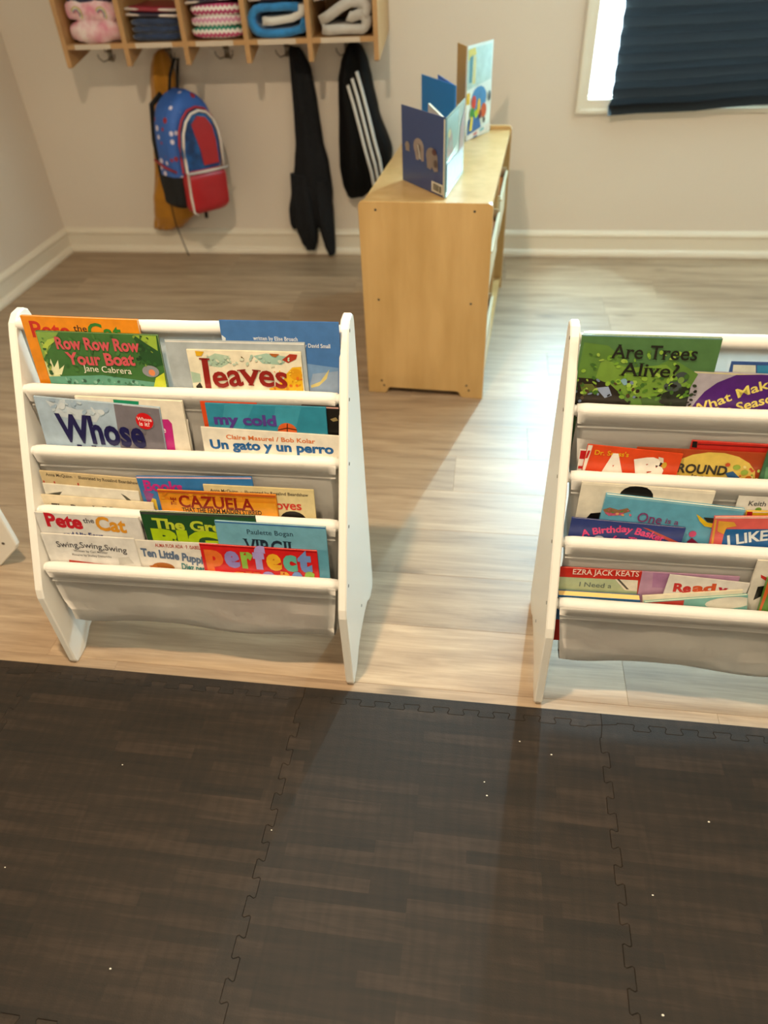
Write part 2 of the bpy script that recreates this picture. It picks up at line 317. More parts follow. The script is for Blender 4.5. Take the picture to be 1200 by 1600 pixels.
# ------------------------------------------------------------ sling book racks
BARS = {1: (.041, .25), 2: (.0905, .353), 3: (.142, .456), 4: (.188, .56), 5: (.238, .664)}
RW = .6155; PT = .016
PANEL = [(.004, 0), (-.001, .012), (-.001, .203), (.004, .222), (.221, .652), (.231, .669), (.248, .680), (.270, .681), (.281, .674), (.286, .660), (.287, .028), (.282, .008), (.272, 0), (.246, 0), (.226, .010), (.205, .026), (.165, .034), (.115, .034), (.080, .026), (.056, .010), (.040, .001), (.028, 0)]
def panel_bm():
    pts = PANEL[::-1]
    return prism(pts, PT, .0025, lambda u, v, w: (w, u, v))
PANEL_ME = None
def sling_bm(k):
    bm = bmesh.new(); dd = BARS[k+1][0]-BARS[k][0]; s = dd/.0495
    P = [(-.0126, .004), (-.0128, -.004), (-.0118, -.016), (-.0070, -.0225), (-.0112, -.0262), (-.0065, -.031), (-.006, -.05), (-.007, -.08), (-.008, -.11), (-.006, -.134), (.0, -.145), (.010, -.149), (.022, -.148), (.030, -.142), (.0355, -.12), (.038, -.08), (.0385, -.04), (.0385, 0), (.0385, .04), (dd-.0105, .07), (dd-.0095, .098)]
    NX = 40; rows = []; d0, z0 = BARS[k]; rnd = random.Random(k)
    for (d, z) in P:
        row = []; f = max(0, min(1, -z/.14)); inset = .006+.016*f
        for i in range(NX+1):
            x = PT+inset+(RW-2*PT-2*inset)*i/NX
            wob = (abs(noise.noise(Vector((x*7+k*7+z*14, z*16-x*3, k*3.1))))*.015-.001)*(min(1, max(0, (-z-.02)/.05)) if d < .01 else .8)
            zz = z+noise.noise(Vector((x*7, k*5.3, 1)))*.004*(f if z < -.1 else 0)
            row.append(bm.verts.new((x, d0+d-max(0, wob) if d < .01 else d0+d+wob*.3, z0+zz)))
        rows.append(row)
    for A, Bb in zip(rows, rows[1:]):
        for i in range(NX): bm.faces.new((A[i], A[i+1], Bb[i+1], Bb[i]))
    bmesh.ops.solidify(bm, geom=bm.faces[:], thickness=.0008); return bm
def rack(x, y, rz, label):
    t = thing('sling_book_rack', label, 'book rack', (x, y, 0), rz, 'white sling book racks')
    a = obj('side_panel', panel_bm(), M_WHITE, t); b_ = a.copy(); COL.objects.link(b_); b_.parent = t; b_.location = (RW-PT, 0, 0); pa, pb = a, b_
    for k, (d, z) in BARS.items():
        bm = bmesh.new(); tube(bm, [(PT-.001, d, z), (RW-PT+.001, d, z)], .0092, 16); obj('dowel', bm, M_WHITE, t, True)
        bm = bmesh.new(); n = 40; pts = []; rr = []
        for i in range(n+1):
            xx = PT+.005+(RW-2*PT-.010)*i/n; pts.append((xx, d, z+noise.noise(Vector((xx*11, k, 0)))*.0006)); rr.append(.0119+noise.noise(Vector((xx*16, k, 5)))*.0006 if 0 < i < n else .0108)
        tube(bm, pts, rr, 18); obj('canvas_sleeve', bm, M_CANVAS, t, True)
    bm = bmesh.new(); tube(bm, [(PT-.001, .139, .088), (RW-PT+.001, .139, .088)], .0075, 14); obj('dowel', bm, M_WHITE, t, True)
    for k in range(1, 5): obj('canvas_sling', sling_bm(k), M_CANVAS, t, True)
    for s in (0, 1):
        for (d, z) in list(BARS.values())+[(.139, .088)]:
            bm = bmesh.new(); xx = -.0006 if s == 0 else PT-.0002; disc(bm, (xx, d, z), .0032, (1, 0, 0), 10, .0008); obj('screw', bm, M_STEEL, (pa, pb)[s])
    return t
r1 = rack(-.838, .842, math.radians(.55), 'white rack of picture books at left, ending beside the birch cabinet')
r2 = rack(.137, .841, 0, 'white rack of picture books at right, cut off by the frame edge')
# a third rack stands far left; only its side panel corner shows
t = thing('sling_book_rack', 'third white rack, only its pointed side panel in frame at far left', 'book rack', (-1.208, 1.123, 0), math.radians(-90), 'white sling book racks')
THIRD = t
a = obj('side_panel', prism([(0.0, 0), (.05, 0), (.056, .004), (.118, .062), (.125, .075), (.125, .088), (.112, .30), (.10, .58), (.09, .60), (.07, .61), (0, .60), (-.10, .45), (-.14, .21), (-.14, 0)], PT, .0025, lambda u, v, w: (w, u, v)), M_WHITE, t)
bm = bmesh.new(); disc(bm, (PT, .093, .080), .004, (1, 0, 0), 10, .0008); obj('screw', bm, M_STEEL, t)

# ------------------------------------------------------------ lettering
_tc = {}
def text_mesh(s, off):
    key = (s, off)
    if key in _tc: return _tc[key]
    cu = bpy.data.curves.new('t', 'FONT'); cu.body = s; cu.size = 1; cu.resolution_u = 3; cu.offset = off; cu.fill_mode = 'FRONT'
    o = bpy.data.objects.new('t', cu); me = bpy.data.meshes.new_from_object(o)
    vs = [(v.co.x, v.co.y) for v in me.vertices]; fs = [tuple(p.vertices) for p in me.polygons]
    cnt = {}
    for f in fs:
        for i in range(len(f)): e = tuple(sorted((f[i], f[(i+1) % len(f)]))); cnt[e] = cnt.get(e, 0)+1
    bd = [e for e, c_ in cnt.items() if c_ == 1]
    bpy.data.objects.remove(o); bpy.data.curves.remove(cu); bpy.data.meshes.remove(me)
    _tc[key] = (vs, fs, bd); return _tc[key]
_h = text_mesh('H', 0)[0]; CAPH = max(v[1] for v in _h)
def lettering(s, path, cap, color, off, serif, parent, ymap, layer):
    vs, fs, bd = text_mesh(s, off); vs = list(vs); fs = list(fs)
    if serif:
        for a, b_ in bd:
            (xa, ya), (xb, yb) = vs[a], vs[b_]
            if abs(ya-yb) < .004 and .035 < abs(xa-xb) < .2:
                lo = abs(ya+off) < .02; hi = ya > .4
                if not (lo or hi): continue
                x0, x1 = min(xa, xb)-.055, max(xa, xb)+.055; t_ = .035; n = len(vs); y0, y1 = (ya, ya+t_) if lo else (ya-t_, ya)
                vs += [(x0, y0), (x1, y0), (x1, y1), (x0, y1)]; fs.append((n, n+1, n+2, n+3))
    xs = [v[0] for v in vs]; xa, xb = min(xs), max(xs); sy = cap/1000/CAPH
    pts = [Vector((p[0]/1000, p[1]/1000)) for p in path]; seg = [(pts[i+1]-pts[i]).length for i in range(len(pts)-1)]; tot = sum(seg)
    out = []
    for x, y in vs:
        t_ = (x-xa)/(xb-xa)*tot; i = 0
        while i < len(seg)-1 and t_ > seg[i]: t_ -= seg[i]; i += 1
        d = (pts[i+1]-pts[i]).normalized(); p = pts[i]+d*t_; up_ = Vector((d.y, -d.x)); p = p+up_*(y*sy)
        out.append(ymap(p.x, p.y, layer))
    return obj('lettering', (out, [], fs), ink(color), parent)

# ------------------------------------------------------------ picture books in the racks
PAGE = {}
def make_book(label, group, A, U, L, w, h, th, col, spine, page, dec):
    l = math.radians(L); n = Vector((0, -math.cos(l), math.sin(l))); U = Vector(U).normalized(); n = (n-U*n.dot(U)).normalized(); Vv = U.cross(n)
    if Vv.z > 0: Vv = -Vv
    t = bpy.data.objects.new('picture_book', None); t.empty_display_size = .02; COL.objects.link(t); base = Vector(A)+Vv*h
    t.matrix_world = Matrix(((U.x, -n.x, -Vv.x, base.x), (U.y, -n.y, -Vv.y, base.y), (U.z, -n.z, -Vv.z, base.z), (0, 0, 0, 1)))
    tag(t, label, 'book', group); c = ink(col, .3); ct = min(.0009, th*.22)
    fc = obj('front_cover', B(0, 0, 0, w, ct, h, bev=.0002), c, t); obj('back_cover', B(0, th-ct, 0, w, th, h, bev=.0002), c, t)
    obj('spine', B(0, ct, 0, .0012, th-ct, h), ink(spine or col, .3), t)
    pm = mat('pages_%.2f' % page[2], tuple(v*v for v in page), .8, stretch=None)
    obj('page_block', B(.0012, ct, .0012, w-.001, th-ct, h-.0012), pm, t)
    ym = lambda u, v, k: (u, -.00012-min(k, 12)*.00009-(k > 12)*min(.0006, (k-12)*.000004), h-v)
    k = 0; vs, fs, mi, ms = [], [], [], []
    sc = random.Random(label); ex = []
    for e in dec:
        if e[0] != 's': ex.append(e); continue
        for q in range(e[5]):
            a_ = sc.uniform(0, math.tau); cu_, cv_ = sc.uniform(e[1], e[3]), sc.uniform(e[2], e[4]); s_ = e[6]*sc.uniform(.5, 1.2); asp = sc.uniform(.35, .9)
            ex.append(('p', [(cu_+s_*math.cos(a_)*math.cos(j*math.tau/7)-s_*asp*math.sin(a_)*math.sin(j*math.tau/7)*1.0, cv_+s_*math.sin(a_)*math.cos(j*math.tau/7)+s_*asp*math.cos(a_)*math.sin(j*math.tau/7)) for j in range(7)], sc.choice(e[7])))
    for e in ex:
        if e[0] == 't': continue
        if e[0] == 'p': pts = [(a/1000, b_/1000) for a, b_ in e[1]]
        else: pts = [((e[1]+e[3]*math.cos(q*math.tau/18))/1000, (e[2]+e[4]*math.sin(q*math.tau/18))/1000) for q in range(18)]
        pts = [(max(.0008, min(w-.0008, a)), max(.0008, min(h-.0008, b_))) for a, b_ in pts]
        m_ = ink(e[2] if e[0] == 'p' else e[5])
        if m_ not in ms: ms.append(m_)
        s0 = len(vs); vs += [ym(a, b_, k) for a, b_ in pts]; fs.append(tuple(range(s0, len(vs)))); mi.append(ms.index(m_)); k += 1
    if fs:
        o = obj('cover_illustration', (vs, [], fs), ms, fc)
        for p, i in zip(o.data.polygons, mi): p.material_index = i
    for e in dec:
        if e[0] == 't':
            k += 1; lettering(e[1], e[2], e[3], e[4], e[5]*1.0, e[6] if len(e) > 6 else 0, fc, ym, k)
    return t
# each book: label, group, top-left corner, direction along its top edge, lean, width, height, thickness, cover colour, spine, page colour, print in millimetres on the cover
BOOKS = [
('orange picture book with red and green title at top left','picture books in the left white rack',(-0.8027,1.063,0.6883),(0.9999,-0.0015,-0.0143),6,0.2147,0.2446,0.006,'#e08a10',None,(0.85,0.8,0.68),[('t','Pete',[(13.3,37.6),(86.7,38.1)],28.3,'#c02a18',0.02),('t','the',[(94.2,23.9),(119.1,24.1)],10.9,'#3a2414',0.01),('t','Cat',[(120.2,37.9),(181.7,37.7)],28.8,'#2c7a2c',0.02)]),
('green jungle picture book with pink wobbly title and white author name','picture books in the left white rack',(-0.7785,1.0545,0.6643),(0.9999,-0.0011,-0.0102),6,0.2245,0.2212,0.005,'#3c6e34',None,(0.85,0.8,0.68),[('p',[(0.8,0.8),(42.8,0.8),(0.8,51.1),(0.8,27.0)],'#7fa54a'),('p',[(0.8,54.6),(24.5,84.1),(0.8,88.1)],'#d6dca0'),('p',[(13.6,50.3),(15.9,67.2),(27.7,52.1),(24.8,70.5),(37.2,61.4),(26.8,80.3),(0.8,82.8)],'#e3e6b8'),('p',[(0.8,85.2),(106.0,78.0),(223.7,89.7),(216.4,140.6),(0.8,152.5)],'#5f9d86'),('p',[(179.5,0.8),(223.6,0.8),(223.7,53.4),(203.8,60.3),(186.2,43.2),(183.3,14.1)],'#245028'),('p',[(182.2,0.8),(222.2,0.8),(220.0,27.8),(203.7,16.8)],'#93b43e'),('e',198.9,66.6,15.6,11.0,'#8b8f96'),('e',200.8,68.9,6.0,6.1,'#e08858'),('p',[(206.0,78.4),(223.6,67.9),(222.5,97.3),(198.7,96.0)],'#c9d43a'),('p',[(5.5,44.6),(6.2,26.7),(19.6,14.4),(35.2,10.3),(30.4,18.7),(18.4,26.2)],'#a9c24c'),('s',179.0,0.8,210.5,56.5,24,4,['#1c4222','#2c5e2c','#3c6e34','#7f9a3c']),('s',5.5,5.6,11.2,87.2,22,3.5,['#7fa54a','#2c5a2c','#a9bf5a','#4f8040']),('s',17.5,86.9,198.7,96.0,26,3.5,['#3f7a5c','#7fb09c','#2c5a44']),('s',42.5,2.0,154.4,78.3,26,5,['#33632e','#467a3a','#3c6e34']),('t','Row Row Row',[(32.9,30.4),(106.3,29.9),(187.9,30.2)],21.0,'#c9525a',0.035),('t','Your Boat',[(45.4,58.6),(111.0,58.3),(173.9,55.6)],21.5,'#c9525a',0.035),('t','Jane Cabrera',[(72.5,70.9),(162.8,73.0)],11.5,'#ece8d8',0.0)]),
('pale grey blue picture book standing behind the cream leaf book','picture books in the left white rack',(-0.5449,1.0572,0.6524),(1.0,0.0004,0.0043),6,0.2472,0.2115,0.004,'#a9b3b8',None,(0.85,0.8,0.68),[('p',[(0.8,0.8),(246.4,0.8),(246.4,3.4),(0.8,3.4)],'#dfe0dc')]),
('cream picture book titled leaves in dark red curly letters','picture books in the left white rack',(-0.507,1.0517,0.6382),(1.0,0.0004,0.0037),6,0.2023,0.1973,0.0035,'#e6dfc6',None,(0.85,0.8,0.68),[('p',[(31.7,15.4),(50.7,5.6),(74.1,9.6),(76.8,21.2),(57.9,31.1),(40.9,29.3)],'#a9c3ad'),('p',[(118.5,8.5),(141.7,3.3),(182.4,9.1),(167.4,23.3),(133.7,21.9)],'#9fbfae'),('p',[(0.8,40.1),(17.2,44.2),(16.9,58.8),(0.8,61.7)],'#a9c3ad'),('p',[(172.3,40.7),(185.0,27.5),(200.9,25.8),(200.6,75.7),(143.9,77.7),(139.3,68.1),(163.4,58.9)],'#e3b220'),('e',190.4,40.2,11.3,10.7,'#d99a18'),('p',[(168.5,14.0),(183.1,3.3),(196.3,4.1),(193.3,12.2),(179.1,19.5)],'#a8331e'),('p',[(15.8,1.9),(31.7,2.7),(25.6,10.9),(16.4,11.2)],'#d8a81c'),('p',[(5.8,67.7),(14.3,60.1),(17.5,68.5),(13.3,78.5),(6.6,76.3)],'#241c10'),('p',[(96.9,9.0),(101.9,13.5),(96.7,18.3)],'#5a4a18'),('p',[(147.4,3.1),(165.2,3.8),(157.8,9.7),(151.3,7.6)],'#a8602a'),('s',149.3,33.2,200.9,72.1,26,3,['#f0c83a','#c98a14','#e3b220','#d8701c']),('s',30.9,7.3,184.1,25.2,30,3.5,['#b9cdb8','#a3bfae','#d3d8c0']),('t','l',[(19.0,73.4),(37.9,74.0)],56.9,'#8c1d16',0.03,1),('t','eaves',[(41.1,69.0),(105.5,60.7),(173.0,65.8)],41.3,'#8c1d16',0.022,1)]),
('sky blue picture book with small white author lines and yellow feather','picture books in the left white rack',(-0.4433,1.0653,0.6869),(1.0,0.0005,0.0045),6,0.2048,0.2462,0.0035,'#4272ae',None,(0.85,0.8,0.68),[('p',[(0.8,25.1),(7.4,30.5),(0.8,67.6),(0.8,67.8)],'#cfd8de'),('p',[(0.8,79.7),(79.5,65.4),(199.5,79.6),(194.2,158.2),(0.8,166.5)],'#6f93bd'),('p',[(153.7,91.5),(199.1,85.4),(195.9,133.4),(140.6,135.3)],'#8fa3bd'),('t','written by Elise Broach',[(55.5,32.8),(133.5,33.3)],6.8,'#e6ecf2',0.01,1),('t','illustrated by David Small',[(104.6,43.6),(188.7,44.4)],6.8,'#e6ecf2',0.01,1),('p',[(148.4,113.1),(166.1,105.4),(183.7,82.4),(177.8,100.2),(163.1,113.8),(149.1,117.9)],'#cfc07a')]),
('grey and sky blue picture book with big navy title and red badge','picture books in the left white rack',(-0.7977,1.0084,0.5596),(0.9985,-0.0057,-0.0547),6,0.2362,0.2101,0.004,'#a9bfd2',None,(0.85,0.8,0.68),[('p',[(151.5,0.8),(235.4,0.8),(235.4,97.8),(147.0,107.7)],'#77737c'),('p',[(21.7,5.5),(79.3,19.0),(128.8,14.2),(110.9,41.7),(38.6,35.9)],'#c3d0da'),('p',[(167.9,0.8),(235.4,0.8),(235.4,2.3),(167.2,1.7)],'#d8d8d8'),('s',10.2,2.8,138.4,26.1,24,7,['#b9cbd8','#a2bad0','#c9d4dc']),('s',159.4,11.2,230.9,87.7,14,6,['#6f6a72','#7f7c84']),('t','Whose',[(33.9,85.6),(114.4,83.9),(199.8,82.9)],53.2,'#17174f',0.035),('t','Hat Is',[(64.2,146.3),(203.7,142.0)],52.2,'#17174f',0.03),('e',204.7,29.1,16.4,16.5,'#cf1219'),('t','Whose',[(191.0,28.5),(218.5,29.0)],6.7,'#f2e8e4',0.015),('t','is it?',[(194.0,38.6),(213.2,39.2)],8.1,'#f2e8e4',0.015)]),
('white picture book with green label and pink panel behind the grey one','picture books in the left white rack',(-0.721,1.0129,0.56),(1.0,-0.001,-0.0096),6,0.2013,0.2213,0.005,'#e8e0ce',None,(0.85,0.8,0.68),[('p',[(73.3,2.6),(121.0,4.0),(119.4,11.6),(72.7,10.2)],'#128a64'),('p',[(154.7,37.5),(169.3,36.8),(174.8,45.4),(170.9,103.7),(140.8,105.5)],'#c02a80'),('t','e',[(151.8,63.6),(160.2,64.4)],12.2,'#f0d8e4',0.02)]),
('thin white picture book edge peeking right of the pink panelled one','picture books in the left white rack',(-0.5546,1.0142,0.5197),(0.9996,-0.0028,-0.0266),6,0.036,0.1818,0.003,'#ddd8cc',None,(0.85,0.8,0.68),[('p',[(31.1,0.8),(34.8,0.8),(32.7,58.0),(28.9,58.3)],'#9a948a')]),
('thin orange red picture book peeking out left of the teal one','picture books in the left white rack',(-0.4878,1.0166,0.5571),(1.0,0.0005,0.0047),6,0.1028,0.2203,0.002,'#d24a1c',None,(0.85,0.8,0.68),[]),
('teal picture book with purple title and basketball','picture books in the left white rack',(-0.4776,1.0121,0.5564),(1.0,0.0002,0.0017),6,0.2159,0.2196,0.004,'#2d86a0',None,(0.85,0.8,0.68),[('p',[(35.9,1.0),(88.0,0.8),(63.9,47.4),(22.3,49.2)],'#3b95ad'),('p',[(127.9,1.1),(173.2,0.8),(160.2,40.5),(117.7,38.6)],'#3b95ad'),('t','my cold',[(12.0,39.5),(125.8,38.3)],19.1,'#533a8c',0.04),('e',143.9,47.6,17.4,15.4,'#d2602a'),('p',[(144.2,33.7),(146.0,33.6),(144.1,51.4),(142.3,51.4)],'#3a1c10'),('p',[(127.3,45.8),(144.0,41.2),(161.0,44.3),(160.8,46.2),(143.8,43.1),(127.1,47.7)],'#3a1c10')]),
('black covered picture book at the right end of the second pocket','picture books in the left white rack',(-0.3053,1.0166,0.5572),(0.9999,-0.0014,-0.0134),6,0.0662,0.2195,0.003,'#14120f',None,(0.85,0.8,0.68),[('p',[(49.2,24.2),(59.6,19.9),(63.8,25.8),(54.6,28.8)],'#8a7a50'),('p',[(0.8,0.8),(65.4,0.8),(65.4,3.6),(0.8,3.7)],'#c89a90')]),
('cream picture book with orange author line and blue Spanish title','picture books in the left white rack',(-0.4918,1.0034,0.5121),(0.9997,-0.0027,-0.0258),6,0.2512,0.1686,0.003,'#e9e3d3',None,(0.85,0.8,0.68),[('t','Claire Masurel / Bob Kolar',[(45.2,20.5),(208.0,17.9)],8.4,'#d9783c',0.02),('t','Un gato y un perro',[(13.5,42.0),(128.4,38.4),(240.6,36.1)],17.3,'#1f5f9c',0.04),('p',[(133.2,51.2),(152.2,49.7),(151.4,60.5),(132.2,62.0)],'#c86a2a')]),
('tan picture book with small author line at the left of the third pocket','picture books in the left white rack',(-0.8155,0.9654,0.423),(0.9995,-0.0033,-0.0315),6,0.1945,0.183,0.0035,'#cdb88c',None,(0.85,0.8,0.68),[('t','Anna McQuinn  ·  Illustrated by Rosalind Beardshaw',[(11.4,9.6),(193.2,12.7)],6.7,'#4a4236',0.012),('t','Lola at the',[(2.3,46.4),(90.8,45.3)],24.7,'#b8322a',0.02)]),
('thin white picture book with dark scribbles under the tan one','picture books in the left white rack',(-0.8148,0.9588,0.3984),(0.9994,-0.0037,-0.0355),6,0.1909,0.1576,0.003,'#e3dfd0',None,(0.85,0.8,0.68),[('p',[(5.3,22.7),(35.9,15.3),(41.4,8.9),(28.2,24.8)],'#4a4c40'),('p',[(155.3,7.8),(164.4,12.7),(175.9,24.6),(164.8,22.8)],'#4a4c40'),('p',[(51.4,25.4),(116.3,23.3),(115.6,26.3),(50.6,28.4)],'#9a9a88')]),
('cream picture book with black serif title half hidden','picture books in the left white rack',(-0.8233,0.9524,0.3757),(0.9997,-0.0023,-0.0222),6,0.2252,0.1365,0.003,'#e6d9bb',None,(0.85,0.8,0.68),[('t','The Doorbell Rang',[(16.8,39.4),(175.6,36.8)],20.4,'#2a241c',0.015,1)]),
('blue picture book with magenta letters and pink top edge','picture books in the left white rack',(-0.6223,0.9634,0.4238),(0.9988,0.0052,0.0492),6,0.2228,0.1901,0.003,'#3476b2',None,(0.85,0.8,0.68),[('p',[(0.8,0.8),(222.0,0.8),(222.0,4.1),(0.8,4.2)],'#dcb8c6'),('t','Books',[(10.3,30.6),(85.4,33.9)],21.9,'#c02c84',0.035),('p',[(14.0,44.8),(26.6,50.4),(25.1,75.1),(14.6,70.9)],'#e2c040'),('p',[(5.6,29.3),(25.9,39.0),(8.4,65.2)],'#8d4a8c')]),
('orange picture book with dark red capital title in the third pocket','picture books in the left white rack',(-0.5821,0.9532,0.4029),(0.9999,0.0011,0.0106),6,0.2259,0.1688,0.003,'#d98a1e',None,(0.85,0.8,0.68),[('s',6.0,3.9,222.6,45.8,30,6,['#e3a030','#cf7a1a','#dc8c20']),('p',[(0.8,0.8),(225.1,0.8),(225.1,4.9),(0.9,4.2)],'#b5521e'),('p',[(2.1,21.1),(223.7,17.5),(225.1,54.2),(3.2,49.9)],'#e39a24'),('t','CAZUELA',[(38.0,34.9),(111.5,35.0),(183.7,36.6)],24.9,'#8c2012',0.025,1),('t','THE',[(32.3,32.3),(33.4,15.1)],10.3,'#8c2012',0.03),('t','THAT THE FARM MAIDEN STIRRED',[(40.9,45.6),(194.7,44.6)],8.8,'#2c160c',0.03,1)]),
('tan picture book with red word ending and round dark hair drawing','picture books in the left white rack',(-0.4929,0.9587,0.4165),(1.0,0.0002,0.0019),6,0.2065,0.1825,0.003,'#d8c896',None,(0.85,0.8,0.68),[('t','Anna McQuinn  ·  Illustrated by Rosalind Beardshaw',[(12.1,14.5),(195.8,14.3)],6.3,'#4a4236',0.012),('t','Leola loves',[(60.8,46.7),(181.2,44.5)],18.6,'#cc3424',0.02,1),('e',163.3,67.2,24.4,19.1,'#17130f')]),
('white picture book with red,orange title letters and blue second line','picture books in the left white rack',(-0.8211,0.9145,0.3638),(1.0,0.0007,0.0063),6,0.2077,0.2331,0.004,'#dddbd6',None,(0.85,0.8,0.68),[('t','Pete',[(17.6,29.9),(91.1,32.5)],28.6,'#c42030',0.045),('t','the',[(95.0,18.9),(117.2,17.5)],11.0,'#4a4650',0.01),('t','Cat',[(118.3,32.2),(177.6,35.6)],29.6,'#e09a2c',0.035),('t','and His Four',[(45.6,53.7),(126.9,52.6)],11.3,'#2c3a7c',0.03)]),
('dark green picture book with big lime lettering','picture books in the left white rack',(-0.6084,0.9175,0.3785),(0.9997,0.0025,0.0236),6,0.2192,0.2479,0.004,'#1f4c28',None,(0.85,0.8,0.68),[('p',[(0.8,0.8),(218.4,0.8),(218.4,4.2),(0.8,5.8)],'#3a403e'),('t','The Great',[(18.7,35.2),(94.2,38.7),(182.5,40.1)],21.1,'#b8c838',0.04),('t','BIG',[(10.8,83.3),(84.4,85.3),(147.5,84.9)],42.1,'#a9c814',0.07)]),
('light blue picture book with tall dark serif title at the right','picture books in the left white rack',(-0.4652,0.9125,0.3712),(1.0,-0.0,-0.0001),6,0.2057,0.2405,0.0038,'#6fa9bf',None,(0.85,0.8,0.68),[('p',[(0.8,0.8),(204.9,0.8),(204.9,3.5),(0.8,3.6)],'#3a6ca8'),('p',[(0.8,53.0),(204.9,51.4),(204.9,119.2),(0.8,130.2)],'#5b9bb2'),('t','Paulette Bogan',[(57.7,25.1),(145.0,24.3)],10.2,'#2a4a5c',0.0,1),('t','VIRGIL',[(47.7,70.0),(147.7,70.9)],33.0,'#1f3040',0.02,1)]),
('white picture book with thin grey swinging title at lower left','picture books in the left white rack',(-0.8192,0.9039,0.3199),(1.0,0.0004,0.0035),6,0.1889,0.189,0.003,'#e4e2dc',None,(0.85,0.8,0.68),[('t','Swing,Swing,Swing',[(26.1,30.3),(93.8,28.3),(167.6,35.0)],13.2,'#56565a',0.008),('t','Written by Cari Meister',[(57.7,39.5),(127.4,39.6)],5.0,'#6a6a6c',0.005),('t','Pictures by Shelley Dieterichs',[(52.2,49.3),(132.7,49.3)],5.0,'#6a6a6c',0.005),('p',[(40.6,61.3),(96.7,65.6),(148.9,67.7),(142.3,93.9),(30.7,103.3)],'#c8452e'),('p',[(46.6,68.0),(134.7,72.1),(137.7,86.2),(43.0,94.1)],'#e7b8a0'),('p',[(145.8,49.1),(167.9,44.3),(175.9,59.3),(144.4,64.9)],'#c8c6be')]),
('white picture book with slate blue puppy rhyme title','picture books in the left white rack',(-0.647,0.9066,0.3151),(0.9998,0.0019,0.0181),6,0.179,0.1841,0.0022,'#e4e0d6',None,(0.85,0.8,0.68),[('t','ALMA FLOR ADA · F. ISABEL CAMPOY',[(54.3,13.4),(175.1,15.1)],7.8,'#b84430',0.015),('t','Ten Little Puppies',[(21.5,36.8),(83.9,40.6),(158.3,51.3)],17.7,'#5f7390',0.045),('e',59.6,62.5,22.4,11.3,'#b06a28'),('p',[(29.8,61.3),(46.5,57.1),(47.7,63.3),(36.3,67.2)],'#c87a34'),('t','Diez perritos',[(96.7,64.7),(167.4,71.0)],14.7,'#2f7f80',0.03)]),
('bright red picture book with rainbow coloured letters','picture books in the left white rack',(-0.5025,0.9038,0.3192),(1.0,0.0003,0.0027),6,0.2234,0.1883,0.003,'#cf1a1c',None,(0.85,0.8,0.68),[('p',[(0.8,0.8),(222.6,0.8),(222.6,4.4),(0.8,3.8)],'#a01014'),('t','p',[(6.5,47.2),(41.8,47.2)],45.5,'#e2702c',0.07),('t','e',[(44.3,47.2),(74.3,47.2)],45.2,'#8f83c2',0.07),('t','r',[(76.8,47.2),(100.4,47.2)],45.0,'#8fb84a',0.07),('t','f',[(100.4,47.2),(125.2,47.2)],46.3,'#a99ad6',0.07),('t','e',[(125.2,47.2),(154.8,47.2)],44.6,'#ecb02c',0.07),('t','c',[(157.2,47.2),(184.1,47.2)],44.4,'#5fb0a0',0.07),('t','t',[(185.4,47.2),(212.2,47.2)],45.7,'#6f8fc8',0.07),('t','s',[(18.7,95.0),(41.6,96.3)],42.5,'#9cc06a',0.07),('t','q',[(47.3,92.5),(77.7,93.1)],42.2,'#e8a02c',0.07),('t','u',[(80.8,89.6),(108.5,90.4)],41.9,'#d2602c',0.07),('t','a',[(114.0,86.7),(141.5,87.5)],41.5,'#9c8cc8',0.07),('t','r',[(146.9,83.8),(164.2,85.5)],41.3,'#d89a30',0.07),('t','e',[(169.6,81.9),(191.8,83.1)],41.1,'#6f8fc8',0.07),('t','s',[(194.5,79.7),(214.1,81.1)],40.9,'#8fb84a',0.07)]),
('green picture book with black serif title and dark tree branches','picture books in the right white rack',(0.1524,1.0553,0.6817),(1.0,-0.0003,-0.0031),6,0.2104,0.2403,0.006,'#4a7340',None,(0.85,0.8,0.68),[('p',[(0.8,0.8),(209.6,0.8),(209.6,2.0),(0.8,2.1)],'#6f96a0'),('p',[(4.6,12.4),(42.5,16.5),(82.8,52.6),(108.2,57.1),(142.9,34.4),(186.9,59.6),(178.3,87.5),(170.5,121.9),(7.8,129.3),(2.1,61.0)],'#587f32'),('p',[(35.9,38.0),(77.8,52.8),(135.4,45.3),(175.9,76.5),(147.2,105.7),(86.2,102.6),(30.7,71.0)],'#6f9436'),('p',[(3.5,72.0),(31.0,73.2),(54.4,81.3),(69.6,94.2),(82.1,108.5),(99.8,122.8),(2.6,129.5)],'#231c14'),('p',[(33.3,88.9),(53.1,85.8),(60.6,101.4),(50.1,106.4)],'#8d9cb8'),('p',[(7.0,83.1),(27.2,82.3),(38.3,95.5),(14.8,103.3)],'#5f6a2c'),('p',[(139.8,93.5),(167.1,81.3),(180.2,82.9),(180.4,121.4),(130.5,123.7)],'#20261a'),('e',152.4,81.8,13.7,8.9,'#46504e'),('e',163.0,66.0,10.7,9.8,'#3c4646'),('e',162.9,70.4,4.9,5.5,'#6f9040'),('p',[(69.4,74.0),(76.6,69.3),(84.4,80.1),(76.8,82.6)],'#7fa8b8'),('p',[(106.6,104.0),(135.7,98.2),(150.5,122.8),(114.3,124.4)],'#3c5a24'),('s',0.8,23.2,176.9,104.4,90,4.5,['#6f9c30','#86ad3a','#4f7a28','#3c6424','#97b84a']),('s',0.8,74.4,108.7,115.4,26,4,['#17120c','#2c2015','#4a3a24','#6f7f9c']),('s',112.2,79.0,203.7,113.5,22,4,['#1a2214','#2c3c20','#4f7a28','#151310']),('t','Are Trees',[(47.5,36.5),(178.9,36.3)],22.2,'#16160c',0.008,1),('t','Alive?',[(66.0,65.3),(156.2,66.2)],21.8,'#16160c',0.008,1)]),
